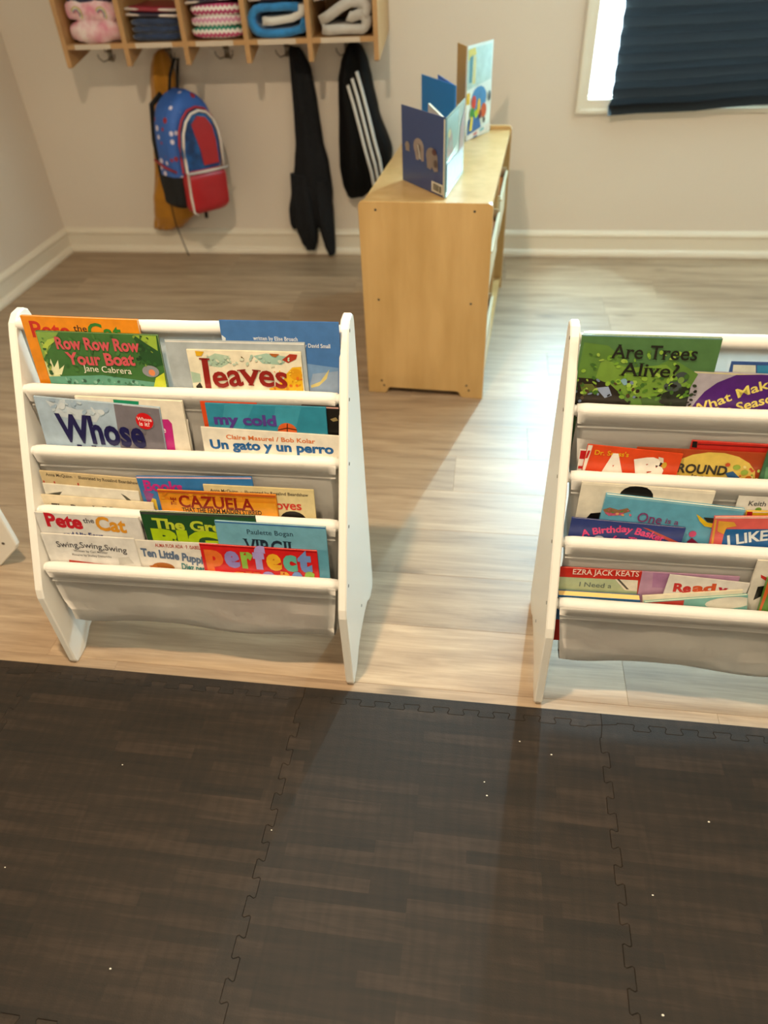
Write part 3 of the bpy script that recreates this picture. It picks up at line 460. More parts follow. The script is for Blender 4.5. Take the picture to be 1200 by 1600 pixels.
('blue edged picture book with teal band behind the purple one','picture books in the right white rack',(0.387,1.057,0.6405),(1.0,0.0005,0.0043),6,0.2,0.1996,0.004,'#2f4f8c',None,(0.85,0.8,0.68),[('p',[(2.9,4.2),(36.2,4.3),(41.3,24.6),(6.0,25.6)],'#c8ccc0'),('p',[(38.1,4.3),(73.9,4.3),(79.0,23.4),(43.2,24.5)],'#2f7fa8')]),
('grey picture book with big purple oval and yellow title','picture books in the right white rack',(0.3322,1.0495,0.6269),(0.9998,-0.0019,-0.0185),6,0.21,0.1821,0.0035,'#aaa4ae',None,(0.85,0.8,0.68),[('p',[(0.8,0.8),(122.8,0.8),(123.8,3.2),(0.8,2.7)],'#cfc896'),('p',[(9.4,66.5),(14.2,52.4),(23.7,33.9),(39.2,17.5),(64.5,3.1),(101.4,0.8),(125.6,0.8),(172.0,12.4),(209.2,76.9),(155.1,152.5),(42.3,111.5)],'#4c1a72'),('t','What Makes',[(11.5,75.6),(42.1,61.0),(83.6,38.2),(118.0,23.0),(140.0,16.3)],15.7,'#e2d26a',0.02),('t','the Seasons?',[(44.3,78.2),(76.7,68.1),(125.2,48.1),(160.6,37.1)],15.8,'#e2d26a',0.02)]),
('bright orange red alphabet picture book with white letters and bee','picture books in the right white rack',(0.1814,1.0026,0.5108),(0.9976,-0.0073,-0.0693),6,0.1546,0.1634,0.003,'#d8481c',None,(0.85,0.8,0.68),[('p',[(0.8,0.8),(8.3,0.8),(2.9,82.7),(0.8,84.1)],'#e8e0d4'),('p',[(2.3,11.4),(6.5,10.9),(4.3,26.0),(0.8,26.7)],'#c41c1c'),('t',"Dr. Seuss's",[(14.1,17.3),(69.5,15.4)],8.6,'#e3a820',0.02),('t','A',[(28.7,55.9),(71.2,54.3)],38.8,'#ece6da',0.09),('t','B',[(90.7,55.6),(133.9,42.4)],34.8,'#ece6da',0.08),('p',[(106.0,19.6),(114.5,16.0),(126.2,20.8),(124.0,28.5),(111.5,28.8)],'#181410'),('p',[(117.0,9.5),(125.6,10.9),(128.2,20.5),(120.5,19.0)],'#d8d0c0'),('p',[(90.5,20.3),(102.7,18.7),(105.9,23.3),(98.4,26.7)],'#c89a20'),('e',130.1,24.0,4.0,6.0,'#c8a030')]),
('red and white striped picture book peeking out at the left end','picture books in the right white rack',(0.1709,1.0049,0.4976),(0.9999,-0.0014,-0.0131),6,0.08,0.1594,0.003,'#e6e2da',None,(0.85,0.8,0.68),[('p',[(0.8,1.2),(19.1,1.2),(19.4,17.3),(0.8,17.4)],'#c41c22'),('p',[(1.2,31.1),(21.4,31.0),(21.1,36.1),(0.9,36.3)],'#c41c22')]),
('rust brown picture book with round yellow oval and dark title','picture books in the right white rack',(0.262,1.0068,0.5064),(1.0,-0.0007,-0.0066),6,0.2049,0.168,0.003,'#a8431c',None,(0.85,0.8,0.68),[('e',126.2,50.3,72.0,48.2,'#dfc05a'),('s',136.3,19.8,204.1,52.6,18,3,['#b8d060','#8fa83c','#d8d080','#c8502c','#e8d890']),('t','ROUND',[(71.0,42.5),(150.2,43.7)],16.2,'#2a241c',0.03),('t','is a',[(95.8,52.3),(117.7,53.3)],7.6,'#2a241c',0.02),('p',[(148.3,40.1),(159.3,35.6),(175.0,49.6),(160.2,55.6)],'#2c5a8c'),('e',163.5,28.0,5.9,4.9,'#8fa83c'),('e',177.8,36.9,5.9,4.9,'#8fa83c'),('e',148.4,24.0,4.0,3.6,'#c8502c'),('e',186.6,47.6,5.0,4.9,'#b8641c')]),
('glossy red picture book with black corner lying high in the pocket','picture books in the right white rack',(0.3475,1.0132,0.5194),(0.9999,-0.0017,-0.0159),6,0.22,0.1789,0.004,'#c0281e',None,(0.85,0.8,0.68),[('p',[(0.8,0.8),(8.2,0.8),(9.9,12.5),(1.7,11.9)],'#141210'),('p',[(9.0,4.2),(143.9,3.5),(144.6,5.8),(9.6,6.5)],'#7c1410')]),
('mottled green picture book at the right edge of the frame','picture books in the right white rack',(0.4641,1.0026,0.5141),(1.0,-0.0009,-0.0084),6,0.18,0.1756,0.004,'#3f6c4c',None,(0.85,0.8,0.68),[('p',[(4.5,30.9),(45.7,23.4),(61.4,76.6),(11.9,80.2)],'#5f9468')]),
('cream picture book with round black hair drawing behind the sky blue one','picture books in the right white rack',(0.1766,0.9674,0.4589),(0.9996,-0.003,-0.029),6,0.215,0.219,0.004,'#ded8c6',None,(0.85,0.8,0.68),[('p',[(0.8,0.8),(214.2,0.8),(214.2,5.5),(0.8,5.0)],'#efe8d4'),('e',91.7,21.0,27.5,21.7,'#100e0c'),('p',[(16.5,75.8),(23.9,61.6),(48.7,56.5),(55.8,96.5),(19.3,100.2)],'#15110e')]),
('sky blue picture book with purple title and yellow wading bird','picture books in the right white rack',(0.2181,0.9593,0.4414),(0.9973,-0.0077,-0.073),6,0.2253,0.1915,0.006,'#5fa3be',None,(0.85,0.8,0.68),[('p',[(0.8,0.8),(224.5,0.8),(224.5,3.7),(0.8,3.8)],'#86bccc'),('p',[(0.8,30.8),(11.0,25.2),(26.6,28.2),(40.1,22.4),(45.8,28.2),(29.0,38.5),(7.9,40.2)],'#8f6a4a'),('p',[(4.7,35.3),(24.3,36.5),(35.8,30.9),(35.2,37.6),(12.7,42.2)],'#c85a7c'),('s',2.7,26.3,47.9,37.2,16,2.6,['#c85a7c','#8f6a4a','#5a8a4a','#d89a6a']),('t','One',[(59.8,46.2),(100.6,46.9)],18.5,'#7a3a6c',0.01,1),('t','is a',[(106.0,43.5),(128.5,44.2)],10.6,'#7a3a6c',0.01,1),('t','Drowsy Dormouse',[(31.0,74.9),(138.6,72.7)],13.6,'#7a3a6c',0.01,1),('p',[(151.6,18.3),(157.7,21.4),(173.5,32.3),(188.3,32.8),(190.0,41.9),(171.7,40.5),(160.7,31.5)],'#d9b41c'),('p',[(164.4,23.0),(178.8,22.3),(189.9,24.6),(188.3,32.8),(173.1,31.0)],'#2c2c24'),('e',157.1,58.9,6.1,6.5,'#c03c6c'),('p',[(152.4,76.1),(158.3,66.9),(174.5,78.3),(154.1,89.8)],'#7c1c3c')]),
('navy picture book with arched pink title','picture books in the right white rack',(0.167,0.9493,0.3944),(0.999,-0.0047,-0.0448),6,0.1893,0.1519,0.0035,'#303e7c',None,(0.85,0.8,0.68),[('t','A Birthday Basket',[(22.7,37.0),(55.5,26.1),(91.9,19.0),(130.8,25.3),(157.2,33.1)],13.5,'#d8447c',0.03),('t','for Tia',[(74.9,41.8),(123.6,41.4)],12.4,'#d8447c',0.03),('p',[(119.1,6.3),(129.0,7.8),(188.5,31.7),(175.5,33.6)],'#b84c3c'),('e',52.3,37.6,8.5,5.5,'#b8c0cc')]),
('white picture book with small grey author name at the right edge','picture books in the right white rack',(0.4304,0.9696,0.4443),(1.0,0.0002,0.0018),6,0.19,0.2104,0.003,'#dcd9ce',None,(0.85,0.8,0.68),[('t','Keith Baker',[(18.4,17.8),(80.2,17.6)],9.0,'#4a4c4c',0.01),('e',36.2,24.4,4.9,3.8,'#6f9a3c')]),
('yellow picture book with red spine edge behind the coral framed one','picture books in the right white rack',(0.4476,0.9619,0.4188),(0.9989,0.005,0.0476),6,0.19,0.1851,0.0035,'#d8b018',None,(0.85,0.8,0.68),[('p',[(0.8,0.8),(8.9,0.8),(11.3,16.6),(1.4,16.8)],'#a82020'),('p',[(8.9,0.8),(63.2,0.8),(63.7,2.5),(9.4,2.4)],'#e8e0c8')]),
('coral framed picture book with blue panel and white capital title','picture books in the right white rack',(0.3966,0.9512,0.4116),(0.9976,0.0073,0.0692),6,0.2,0.178,0.0045,'#d8605a',None,(0.85,0.8,0.68),[('p',[(20.0,24.8),(127.1,24.4),(139.1,81.7),(19.2,83.1)],'#1c5f9c'),('p',[(0.8,0.8),(117.1,0.8),(117.6,2.5),(0.8,2.6)],'#e8dccc'),('p',[(2.5,55.7),(0.8,5.2),(3.8,5.2),(6.0,58.4)],'#dca23c'),('p',[(7.2,7.8),(31.6,10.3),(37.0,18.2),(21.6,22.1),(19.7,35.4),(8.5,28.8)],'#dca23c'),('t','I LIKE ME',[(29.5,58.2),(67.6,49.8),(130.7,41.4)],20.1,'#dfe6e8',0.03)]),
('red and sage picture book with white capital author band','picture books in the right white rack',(0.1507,0.9153,0.3077),(1.0,0.0009,0.0088),6,0.1499,0.1766,0.003,'#bc2418',None,(0.85,0.8,0.68),[('t','EZRA JACK KEATS',[(28.0,13.8),(139.9,10.8)],11.5,'#efd9cc',0.01,1),('p',[(0.8,22.0),(140.2,19.5),(144.0,56.2),(0.8,63.9)],'#a9b893'),('p',[(101.2,19.7),(140.2,19.5),(142.1,44.4),(121.1,43.1)],'#dcd6c6'),('p',[(104.4,19.5),(108.7,19.1),(128.4,41.0),(124.1,41.4)],'#4a4640'),('t','I Need a',[(42.2,40.7),(97.6,40.6)],10.3,'#5f6f68',0.005)]),
('mauve picture book between the red one and the white one','picture books in the right white rack',(0.2948,0.9143,0.3103),(0.9999,0.0015,0.0141),6,0.16,0.1793,0.0025,'#b48ca8',None,(0.85,0.8,0.68),[('p',[(17.8,0.8),(68.6,0.8),(66.7,33.3),(21.7,33.8)],'#a878a0')]),
('white picture book with red and orange handmade title letters','picture books in the right white rack',(0.3393,0.9092,0.3127),(0.9982,-0.0062,-0.059),6,0.133,0.1741,0.002,'#e2ddd4',None,(0.85,0.8,0.68),[('t','Re',[(13.6,35.7),(43.1,32.7)],17.4,'#c4302c',0.045),('t','ad',[(44.8,31.0),(82.3,26.7)],17.3,'#d0562c',0.045),('t','y',[(84.7,27.8),(100.9,28.3)],17.4,'#b01c34',0.045),('t','for',[(28.5,51.3),(60.7,49.3)],17.7,'#c4302c',0.04)]),
('white picture book with red curl and black shape by the orange one','picture books in the right white rack',(0.4729,0.9153,0.3526),(0.9999,0.0012,0.0116),6,0.15,0.2218,0.004,'#dcd6c8',None,(0.85,0.8,0.68),[('p',[(11.3,29.4),(25.4,36.7),(22.8,42.5),(13.0,36.2)],'#c4302c'),('p',[(12.8,56.0),(25.2,52.2),(32.8,41.7),(37.2,66.9),(26.4,73.6),(12.9,86.4)],'#171411')]),
('blue board book with thick cream page block at the front left of the lowest pocket','picture books in the right white rack',(0.1566,0.8947,0.2579),(0.9999,-0.0013,0.0126),-6,0.1419,0.1266,0.0125,'#2f6ca0',None,(0.9,0.72,0.42),[('p',[(0.8,3.7),(141.1,3.7),(141.1,41.3),(0.8,38.5)],'#3a78a8')]),
('slanting teal and white picture book with a red corner under the handmade title','picture books in the right white rack',(0.3063,0.8959,0.254),(0.9819,0.0198,0.1883),6,0.1683,0.1096,0.0045,'#79b0a8',None,(0.92,0.86,0.68),[('p',[(0.8,1.5),(65.7,1.8),(60.0,65.1),(0.8,59.7)],'#b8382c'),('e',138.6,14.6,38.9,13.4,'#d8d4c4')]),
('thin cream picture book slanting behind the teal and white one','picture books in the right white rack',(0.3019,0.9017,0.2639),(0.9851,0.018,0.1712),6,0.1634,0.1193,0.0022,'#e8e0c6',None,(0.92,0.86,0.68),[]),
('orange spined green picture book at the lower right frame edge','picture books in the right white rack',(0.4936,0.9032,0.3229),(0.999,0.0046,0.0442),6,0.14,0.1921,0.006,'#5f8a38',None,(0.85,0.8,0.68),[('p',[(0.8,0.8),(8.1,0.8),(3.8,78.9),(0.8,79.3)],'#d2602a')])]
for b_ in BOOKS: make_book(*b_)

# ------------------------------------------------------------ birch cabinet
CA = math.radians(-3.38)
cab = thing('birch_cabinet', 'light birch low storage cabinet, end panel towards us, between the white racks', 'cabinet', (-.364, 1.996, 0), CA)
CW, CH, CL, ET = .370, .598, .895, .018
r_ = .014
def rc(cx, cy, a0, n=4): return [(cx+r_*math.cos(math.radians(a0+90*i/n)), cy+r_*math.sin(math.radians(a0+90*i/n))) for i in range(n+1)]
END = [(0, 0), (.055, 0), (.060, .004), (.066, .018), (.072, .021), (.288, .021), (.294, .018), (.301, .004), (.307, 0), (CW, 0)]+rc(CW-r_, CH-r_, 0)+rc(r_, CH-r_, 90)
e0 = obj('end_panel', prism(END, ET, .0012, lambda u, v, w: (u, w, v)), M_BIRCH, cab)
e1 = e0.copy(); COL.objects.link(e1); e1.parent = cab; e1.location = (0, CL-ET, 0)
TZ = .585
obj('top_board', B(.004, ET, TZ-.018, CW-.006, CL-ET, TZ, bev=.001), M_BIRCH, cab)
obj('back_panel', B(.006, ET, .03, .016, CL-ET, TZ-.018), M_BIRCH, cab)
obj('bottom_board', B(.016, ET, .022, CW-.006, CL-ET, .04), M_BIRCH, cab)
obj('shelf_board', B(.016, ET, .31, CW-.012, CL-ET, .326), M_BIRCH, cab)
obj('divider', B(.016, .44, .04, CW-.012, .456, TZ-.018), M_BIRCH, cab)
for (x, z) in [(.049, .576), (.321, .577), (.047, .318), (.321, .317), (.045, .045), (.052, .028), (.318, .045), (.326, .028)]:
    bm = bmesh.new(); disc(bm, (x, -.0006, z), .0035, (0, 1, 0), 10, .001); obj('screw', bm, M_STEEL, cab)
M_BIN = mat('cream_bin_plastic', '#cdbd9c', .35); M_ORANGE = mat('orange_toy', '#c8701c', .5)
def tub(y0, y1, z0, z1, out, i):
    t = thing('storage_bin', ['cream storage bin pulled out of the upper cabinet shelf, near end', 'cream storage bin on the upper cabinet shelf, far end', 'cream storage bin on the lower cabinet shelf under the middle board'][i], 'bin', (0, 0, 0), 0, 'cream bins in the birch cabinet')
    t.matrix_world = Matrix.Translation((-.364, 1.996, 0)) @ Matrix.Rotation(CA, 4, 'Z')
    x0, x1 = CW-.30+out, CW-.012+out; bm = bmesh.new(); w_ = .003
    box(bm, x0, y0, z0, x1, y1, z0+w_)
    box(bm, x0, y0, z0, x0+w_, y1, z1); box(bm, x1-w_, y0, z0, x1, y1, z1-.012); box(bm, x0, y0, z0, x1, y0+w_, z1); box(bm, x0, y1-w_, z0, x1, y1, z1)
    obj('tub', bm, M_BIN, t); bm = bmesh.new(); box(bm, x1-.004, y0-.002, z1-.016, x1+.005, y1+.002, z1-.010, bev=.001); obj('lip', bm, M_BIN, t)
    obj('filling', B(x0+.006, y0+.006, z0+w_, x1-.006, y1-.006, z1-.03, bev=.004), M_ORANGE, t)
tub(.06, .40, .328, .46, .008, 0); tub(.50, .84, .328, .47, .005, 1); tub(.06, .40, .041, .18, .003, 2)

# ------------------------------------------------------------ books standing open on the cabinet
def cover_slab(name, p0, p1, z0, z1, t, m, parent, outside=1):
    """upright board from p0 to p1 (xy)"""
    a, b2 = Vector(p0), Vector(p1); d = (b2-a).normalized(); n = Vector((d.y, -d.x))*t*outside
    bm = bmesh.new(); q = [a, b2, b2+n, a+n]; lo = [bm.verts.new((v.x, v.y, z0)) for v in q]; hi = [bm.verts.new((v.x, v.y, z1)) for v in q]
    for i in range(4): bm.faces.new((lo[i], lo[(i+1) % 4], hi[(i+1) % 4], hi[i]))
    bm.faces.new(lo[::-1]); bm.faces.new(hi); bmesh.ops.recalc_face_normals(bm, faces=bm.faces)
    return obj(name, bm, m, parent)
def art(parent, p0, p1, z0, h, side, polys, off=.0006, texts=()):
    """p in (u along p0->p1 fraction, v up fraction)"""
    a, b2 = Vector(p0), Vector(p1); d = b2-a; n = Vector((d.y, -d.x)).normalized()*side; vs, fs, mi, ms = [], [], [], []
    for k, (col, pts) in enumerate(polys):
        m_ = ink(col); 
        if m_ not in ms: ms.append(m_)
        s0 = len(vs)
        for u, v in pts: q = a+d*u+n*(off+k*.0002); vs.append((q.x, q.y, z0+h*v))
        fs.append(tuple(range(s0, len(vs)))); mi.append(ms.index(m_))
    o = obj('cover_illustration', (vs, [], fs), ms, parent)
    for p, i in zip(o.data.polygons, mi): p.material_index = i
    W_ = d.length
    for (s, path, cap, col, bold) in texts:
        ym = lambda x, y, k: (lambda q: (q.x, q.y, z0+h-y))(a+d/W_*x+n*(off+.004))
        lettering(s, path, cap, col, bold, 0, parent, ym, 0)
def ell(cx, cy, rx, ry, n=16, w=0): return [(cx+rx*math.cos(i*math.tau/n)*(1+w*math.sin(3*i)), cy+ry*math.sin(i*math.tau/n)) for i in range(n)]
M_PAGES = mat('page_paper', '#d8cfb8', .8)
def standing(label, sp, l, r, z, h, cl, cr, pages=None):
    t = thing('open_picture_book', label, 'book', (0, 0, 0), 0, 'books standing on the birch cabinet')
    t.location = (sp[0], sp[1], z); rel = lambda p: (p[0]-sp[0], p[1]-sp[1])
    cover_slab('back_cover', rel(l), (0, 0), 0, h, -.002, cl, t); cover_slab('front_cover', (0, 0), rel(r), 0, h, -.002, cr, t)
    if pages: cover_slab('page_block', (.0, .006), rel(pages), .002, h-.004, -.006, M_PAGES, t)
    return t, rel
TOPZ = TZ+.0005
NAVY = mat('navy_cover', '#2c3f70', .25, coat=.2); AQUA = mat('aqua_cover', '#86b0a8', .12, coat=.5); SKY = mat('blue_cover', '#1278c6', .3); TAN = mat('tan_cover', '#c29a5c', .4); GLARE = mat('window_glare_cover', '#dbe6dc', .12, coat=.6)  # the tall book's pale cover colour paints in the window's reflection
t, rel = standing('navy picture book with grey elephants standing open on the cabinet front', (-.128, 2.060), (-.267, 2.241), (-.091, 2.313), TOPZ, .199, NAVY, AQUA, (-.188, 2.27))
l_ = rel((-.267, 2.241)); r2_ = rel((-.091, 2.313))
def blob(cx, cy, rx, ry): return ell(cx, cy, rx, ry, 14)
art(t, l_, (0, 0), 0, .199, 1, [('#94847a', blob(.40, .53, .12, .115)), ('#94847a', [(.30, .50), (.34, .36), (.40, .36), (.42, .42), (.47, .36), (.52, .37), (.52, .52)]), ('#84746a', blob(.70, .47, .13, .115)), ('#84746a', [(.58, .46), (.60, .31), (.68, .30), (.70, .34), (.76, .29), (.84, .31), (.83, .46)]),
    ('#8a7a6e', blob(.14, .50, .055, .055)), ('#8a7a6e', [(.10, .50), (.10, .43), (.19, .43), (.19, .50)]), ('#5d4c44', blob(.41, .50, .035, .075)), ('#e6e2da', [(.385, .56), (.40, .56), (.425, .48), (.44, .40), (.47, .385), (.43, .385), (.41, .46)]), ('#55332e', blob(.76, .54, .05, .04)), ('#54443c', blob(.79, .40, .04, .05)),
    ('#d6cfbe', [(.71, .03), (.96, .03), (.96, .165), (.71, .165)])]+[('#4a4232', [(x_, .055), (x_+.010, .055), (x_+.010, .145), (x_, .145)]) for x_ in (.745, .765, .778, .80, .815, .835, .85, .87)]+[('#4a4232', [(.90, .05), (.93, .05), (.93, .14), (.90, .14)])])
art(t, (0, 0), r2_, 0, .199, 1, [('#76a094', [(.02, .45), (.6, .55), (.62, .97), (.02, .98)]), ('#8f7a72', [(.05, .5), (.35, .5), (.3, .72), (.2, .85), (.05, .6)]), ('#9a8480', [(.65, .3), (.95, .35), (.95, .9), (.75, .7)]), ('#a8b8c0', [(.05, .05), (.9, .05), (.9, .4), (.05, .42)]), ('#8a948c', blob(.2, .62, .09, .06)), ('#c8c088', blob(.14, .78, .07, .05))])
t, rel = standing('plain bright blue book standing open behind the navy elephant book', (-.128, 2.492), (-.253, 2.704), (-.196, 2.69), TOPZ, .200, SKY, SKY)
t, rel = standing('tall glossy picture book with colourful crowd and painted-in glare, farthest on the cabinet', (-.104, 2.683), (-.140, 2.774), (-.023, 2.825), TOPZ, .276, TAN, GLARE)
r2_ = rel((-.023, 2.825))
P_ = [('#a9c4b8', [(.02, .55), (.95, .6), (.95, .97), (.02, .97)]), ('#c7b640', [(.05, .85), (.35, .9), (.3, .97), (.05, .96)]), ('#3f7f86', [(.1, .62), (.2, .62), (.22, .9), (.1, .88)]), ('#c9c07a', [(.22, .6), (.34, .6), (.34, .88), (.24, .88)]), ('#3c7fae', blob(.5, .42, .3, .14)), ('#2c66a0', [(.08, .06), (.62, .10), (.5, .3), (.1, .22)]), ('#d8b02c', [(.02, .4), (.14, .4), (.14, .52), (.02, .52)]),
    ('#c8402c', blob(.30, .40, .09, .075)), ('#3f8a3c', blob(.24, .29, .09, .06)), ('#a8c42c', blob(.40, .27, .06, .05)), ('#e0b83c', blob(.50, .34, .06, .09)), ('#c85a2c', blob(.70, .28, .11, .08)), ('#6c2c30', blob(.56, .25, .06, .05)), ('#e0c848', [(.14, .1), (.24, .1), (.28, .24), (.2, .26)]), ('#2c3c38', blob(.90, .42, .05, .06)), ('#1c1c18', blob(.72, .17, .04, .035)),
    ('#d8d4c8', [(.02, .0), (.98, .03), (.98, .12), (.02, .06)]), ('#c0504c', [(.3, .035), (.45, .04), (.45, .07), (.3, .06)]), ('#34507c', [(.3, .005), (.46, .01), (.46, .03), (.3, .025)]), ('#78b0b4', [(.55, .05), (.72, .06), (.72, .09), (.55, .08)])]
art(t, (0, 0), r2_, 0, .276, 1, P_)
# ------------------------------------------------------------ wall cubby shelf with coat hooks
SX0, SX1, SY0, SY1, SZB = -1.610, -.424, 2.927, YW, .852
cub = thing('wall_cubby_shelf', 'birch wall shelf with five open cubbies and coat hooks, above the jackets', 'wall shelf', (SX0, SY1, SZB))
def cb(bm): bmesh.ops.translate(bm, verts=bm.verts, vec=(-SX0, -SY1, -SZB)); return bm
DX = [SX0, -1.372, -1.142, -.911, -.680, SX1-.018]
def upright(x, t, full):
    z0 = .797; pts = [(SY0, z0), (SY0+.006, z0-.002), (SY1-.11, SZB), (SY1, SZB), (SY1, 1.19), (SY0, 1.19)] if not full else [(SY0, z0), (SY0+.006, z0-.003), (SY1-.02, SZB-.005), (SY1, SZB), (SY1, 1.19), (SY0, 1.19)]
    return cb(prism(pts, t, .001, lambda u, v, w: (x+w, u, v)))
for i, x in enumerate(DX): obj('end_panel' if i in (0, 5) else 'divider', upright(x, .018, i in (0, 5)), M_BIRCH2, cub)
obj('bottom_board', cb(B(SX0+.018, SY0+.0016, SZB, SX1-.018, SY1, SZB+.016, bev=.0005)), M_BIRCH2, cub)
obj('top_board', cb(B(SX0+.018, SY0, 1.17, SX1-.018, SY1, 1.188)), M_BIRCH2, cub)
obj('back_panel', cb(B(SX0+.018, SY1-.008, SZB+.016, SX1-.018, SY1, 1.17)), M_BIRCH2, cub)
M_TAPE = mat('clear_label_strip', '#c9b8a4', .25)
for i, x in enumerate(DX[:-1]): obj('label_strip', cb(B(x+.05, SY0-.0004, SZB+.0, x+.19, SY0+.0014, SZB+.016)), M_TAPE, cub)
M_HOOK = mat('brushed_hook_metal', '#8f8578', .35, metal=.85)
for hx in (-1.572, -1.318, -1.079, -.832, -.592):
    bm = bmesh.new(); hz = .80; box(bm, hx-.010, SY1-.004, hz-.025, hx+.010, SY1, hz+.025, bev=.001)
    for s in (-1, 1):
        tube(bm, [(hx, SY1-.004, hz-.005), (hx+s*.006, SY1-.018, hz-.018), (hx+s*.022, SY1-.032, hz-.022), (hx+s*.034, SY1-.038, hz-.008), (hx+s*.036, SY1-.04, hz+.004)], .0026, 6)
    tube(bm, [(hx, SY1-.004, hz+.01), (hx, SY1-.035, hz+.012), (hx, SY1-.05, hz+.03)], .0026, 6)
    obj('coat_hook', cb(bm), M_HOOK, cub, True)

def soft_block(w, d, h, seed, amp=.006, e=3.2, nx=26, nz=14, folds=0):
    """a folded cloth layer: super-ellipse section across x-z, pushed along y, soft wrinkles"""
    bm = bmesh.new(); rings = []; NY = 9; NS = 36
    for j in range(NY+1):
        f = j/NY; yy = -d/2+d*f; s = (1-abs(2*f-1)**5)**.25*.10+.90; s = s if 0 < j < NY else .82; ring = []
        for i in range(NS):
            a = i*math.tau/NS; ca, sa = math.cos(a), math.sin(a)
            x = w/2*s*math.copysign(abs(ca)**(2/e), ca); z = h/2*s*math.copysign(abs(sa)**(2/e), sa)
            v = Vector((x, yy, z)); nn = noise.noise(v*22+Vector((seed*5.1, 0, 0)))*amp+noise.noise(v*60+Vector((0, seed*3, 0)))*amp*.4
            v += Vector((ca, -.6*(j == 0), sa))*nn; ring.append(bm.verts.new(v))
        rings.append(ring)
    for A, Bb in zip(rings, rings[1:]):
        for i in range(NS): bm.faces.new((A[i], A[(i+1) % NS], Bb[(i+1) % NS], Bb[i]))
    for R_, sgn in ((rings[0], -1), (rings[-1], 1)):
        c_ = bm.verts.new(sum((v.co for v in R_), Vector())/NS+Vector((0, sgn*.006, 0)))
        for i in range(NS): bm.faces.new((R_[i], R_[(i+1) % NS], c_))
    bmesh.ops.recalc_face_normals(bm, faces=bm.faces); return bm
def shift(bm, v, rz=0, ry=0):
    if ry: bmesh.ops.rotate(bm, verts=bm.verts, matrix=Matrix.Rotation(ry, 3, 'Y'), cent=(0, 0, 0))
    bmesh.ops.translate(bm, verts=bm.verts, vec=v); return bm
SF = SZB+.017; CYF = 3.075
def cloth_thing(name, label, cat, i, z=SF):
    return thing(name, label, cat, ((DX[i]+DX[i+1]+.018)/2, CYF, z), 0, 'folded bedding in the wall cubbies')
def rest_mat(i, z, label, tilt=0, thick=.034):
    t = cloth_thing('folded_rest_mat', label, 'rest mat', i, z); w = .19
    navy = mat('rest_mat_navy', '#2a2336', .4, coat=.1); red = mat('rest_mat_red', '#8e2b38', .4, coat=.1); trim = mat('rest_mat_trim', '#dccfc8', .5)
    for k in range(2):
        obj('mat_layer', shift(soft_block(w, .25, thick/2, i*3+k, .001, 6), (0, 0, thick*(.25+.5*k)), ry=0), red if k else navy, t, True)
        bm = bmesh.new(); zz = thick*(.25+.5*k); tube(bm, [(-w/2+.002, .10, zz), (-w/2+.002, -.124, zz), (w/2-.004, -.127, zz), (w/2-.004, .10, zz)], .0045, 8); obj('piping', bm, trim, t, True)
    t.rotation_euler = (0, tilt, 0); return t
M_PINK = mat('pink_plush', '#d98a9c', .9, noise_amt=.3, nscale=16, col2='#f0dcd8', sheen=.3, bump=.4, bscale=120)
t = cloth_thing('folded_blanket', 'puffy pink plush blanket with white clouds and rainbows, leftmost cubby', 'blanket', 0)
obj('blanket_fold', shift(soft_block(.212, .25, .078, 1, .012, 2.8), (0, 0, .036)), M_PINK, t, True)
obj('blanket_fold', shift(soft_block(.206, .25, .078, 2, .012, 2.8), (-.003, .004, .096)), M_PINK, t, True)
for cx_, cz_, k in ((-.045, .088, 0), (.048, .085, 1)):
    for r0, c_ in ((.019, '#c8b838'), (.016, '#e8e0d0'), (.013, '#8fa0a8'), (.010, '#d0788c')):
        bm = bmesh.new(); tube(bm, [(cx_+r0*math.cos(a*math.pi/8-.5), -.131-.002*math.cos(r0*90), cz_+1.25*r0*math.sin(a*math.pi/8-.5)) for a in range(9)], .0016, 6); obj('rainbow_print', bm, ink(c_, .9), t, True)
t = cloth_thing('folded_pad', 'white and navy folded pad on top of the pink blanket', 'pad', 0, SF+.134)
obj('pad_layer', soft_block(.18, .24, .03, 9, .004, 4), mat('pad_navy', '#272c48', .7), t, True); obj('pad_edge', shift(soft_block(.17, .24, .02, 19, .003, 4), (-.01, -.004, .022)), mat('pad_white', '#d9dccc', .8), t, True)
t = cloth_thing('folded_blanket', 'dark navy velvet blanket folded flat, second cubby from left', 'blanket', 1)
M_NAVYV = mat('navy_velvet', '#17325c', .7, noise_amt=.5, nscale=40, sheen=.5, bump=.5, bscale=160)
for k in range(3): obj('blanket_fold', shift(soft_block(.198, .25, .026, 31+k, .005, 3), (.002*k, 0, .013+.022*k)), M_NAVYV, t, True)
rest_mat(1, SF+.070, 'folded dark red rest mat with white piping on the navy blanket', math.radians(2.5))
t = cloth_thing('folded_blanket', 'pink, white and green zigzag striped blanket, middle cubby', 'blanket', 2)
M_ZIG = stripe_mat('zigzag_knit', ['#e4dcd6', '#c4507c', '#e4dcd6', '#2f8068', '#e4dcd6', '#c98aa6', '#e4dcd6', '#b0406c'], 11, 1, .9)
for k in range(3): obj('blanket_fold', shift(soft_block(.2-.004*k, .25, .042, 41+k, .004, 2.8), (.002*k, 0, .021+.033*k)), M_ZIG, t, True)
rest_mat(2, SF+.108, 'folded navy rest mat with white piping on the zigzag blanket', math.radians(-4))
t = cloth_thing('folded_blanket', 'bright blue fleece blanket rolled round a white fold, fourth cubby', 'blanket', 3)
M_BLUEF = mat('bright_blue_fleece', '#2f86c8', .9, noise_amt=.35, nscale=28, sheen=.4, bump=.6, bscale=140)
M_WF = mat('white_fleece', '#d8d4cc', .9, bump=.5, bscale=150, sheen=.3)
bm = bmesh.new(); pr = []
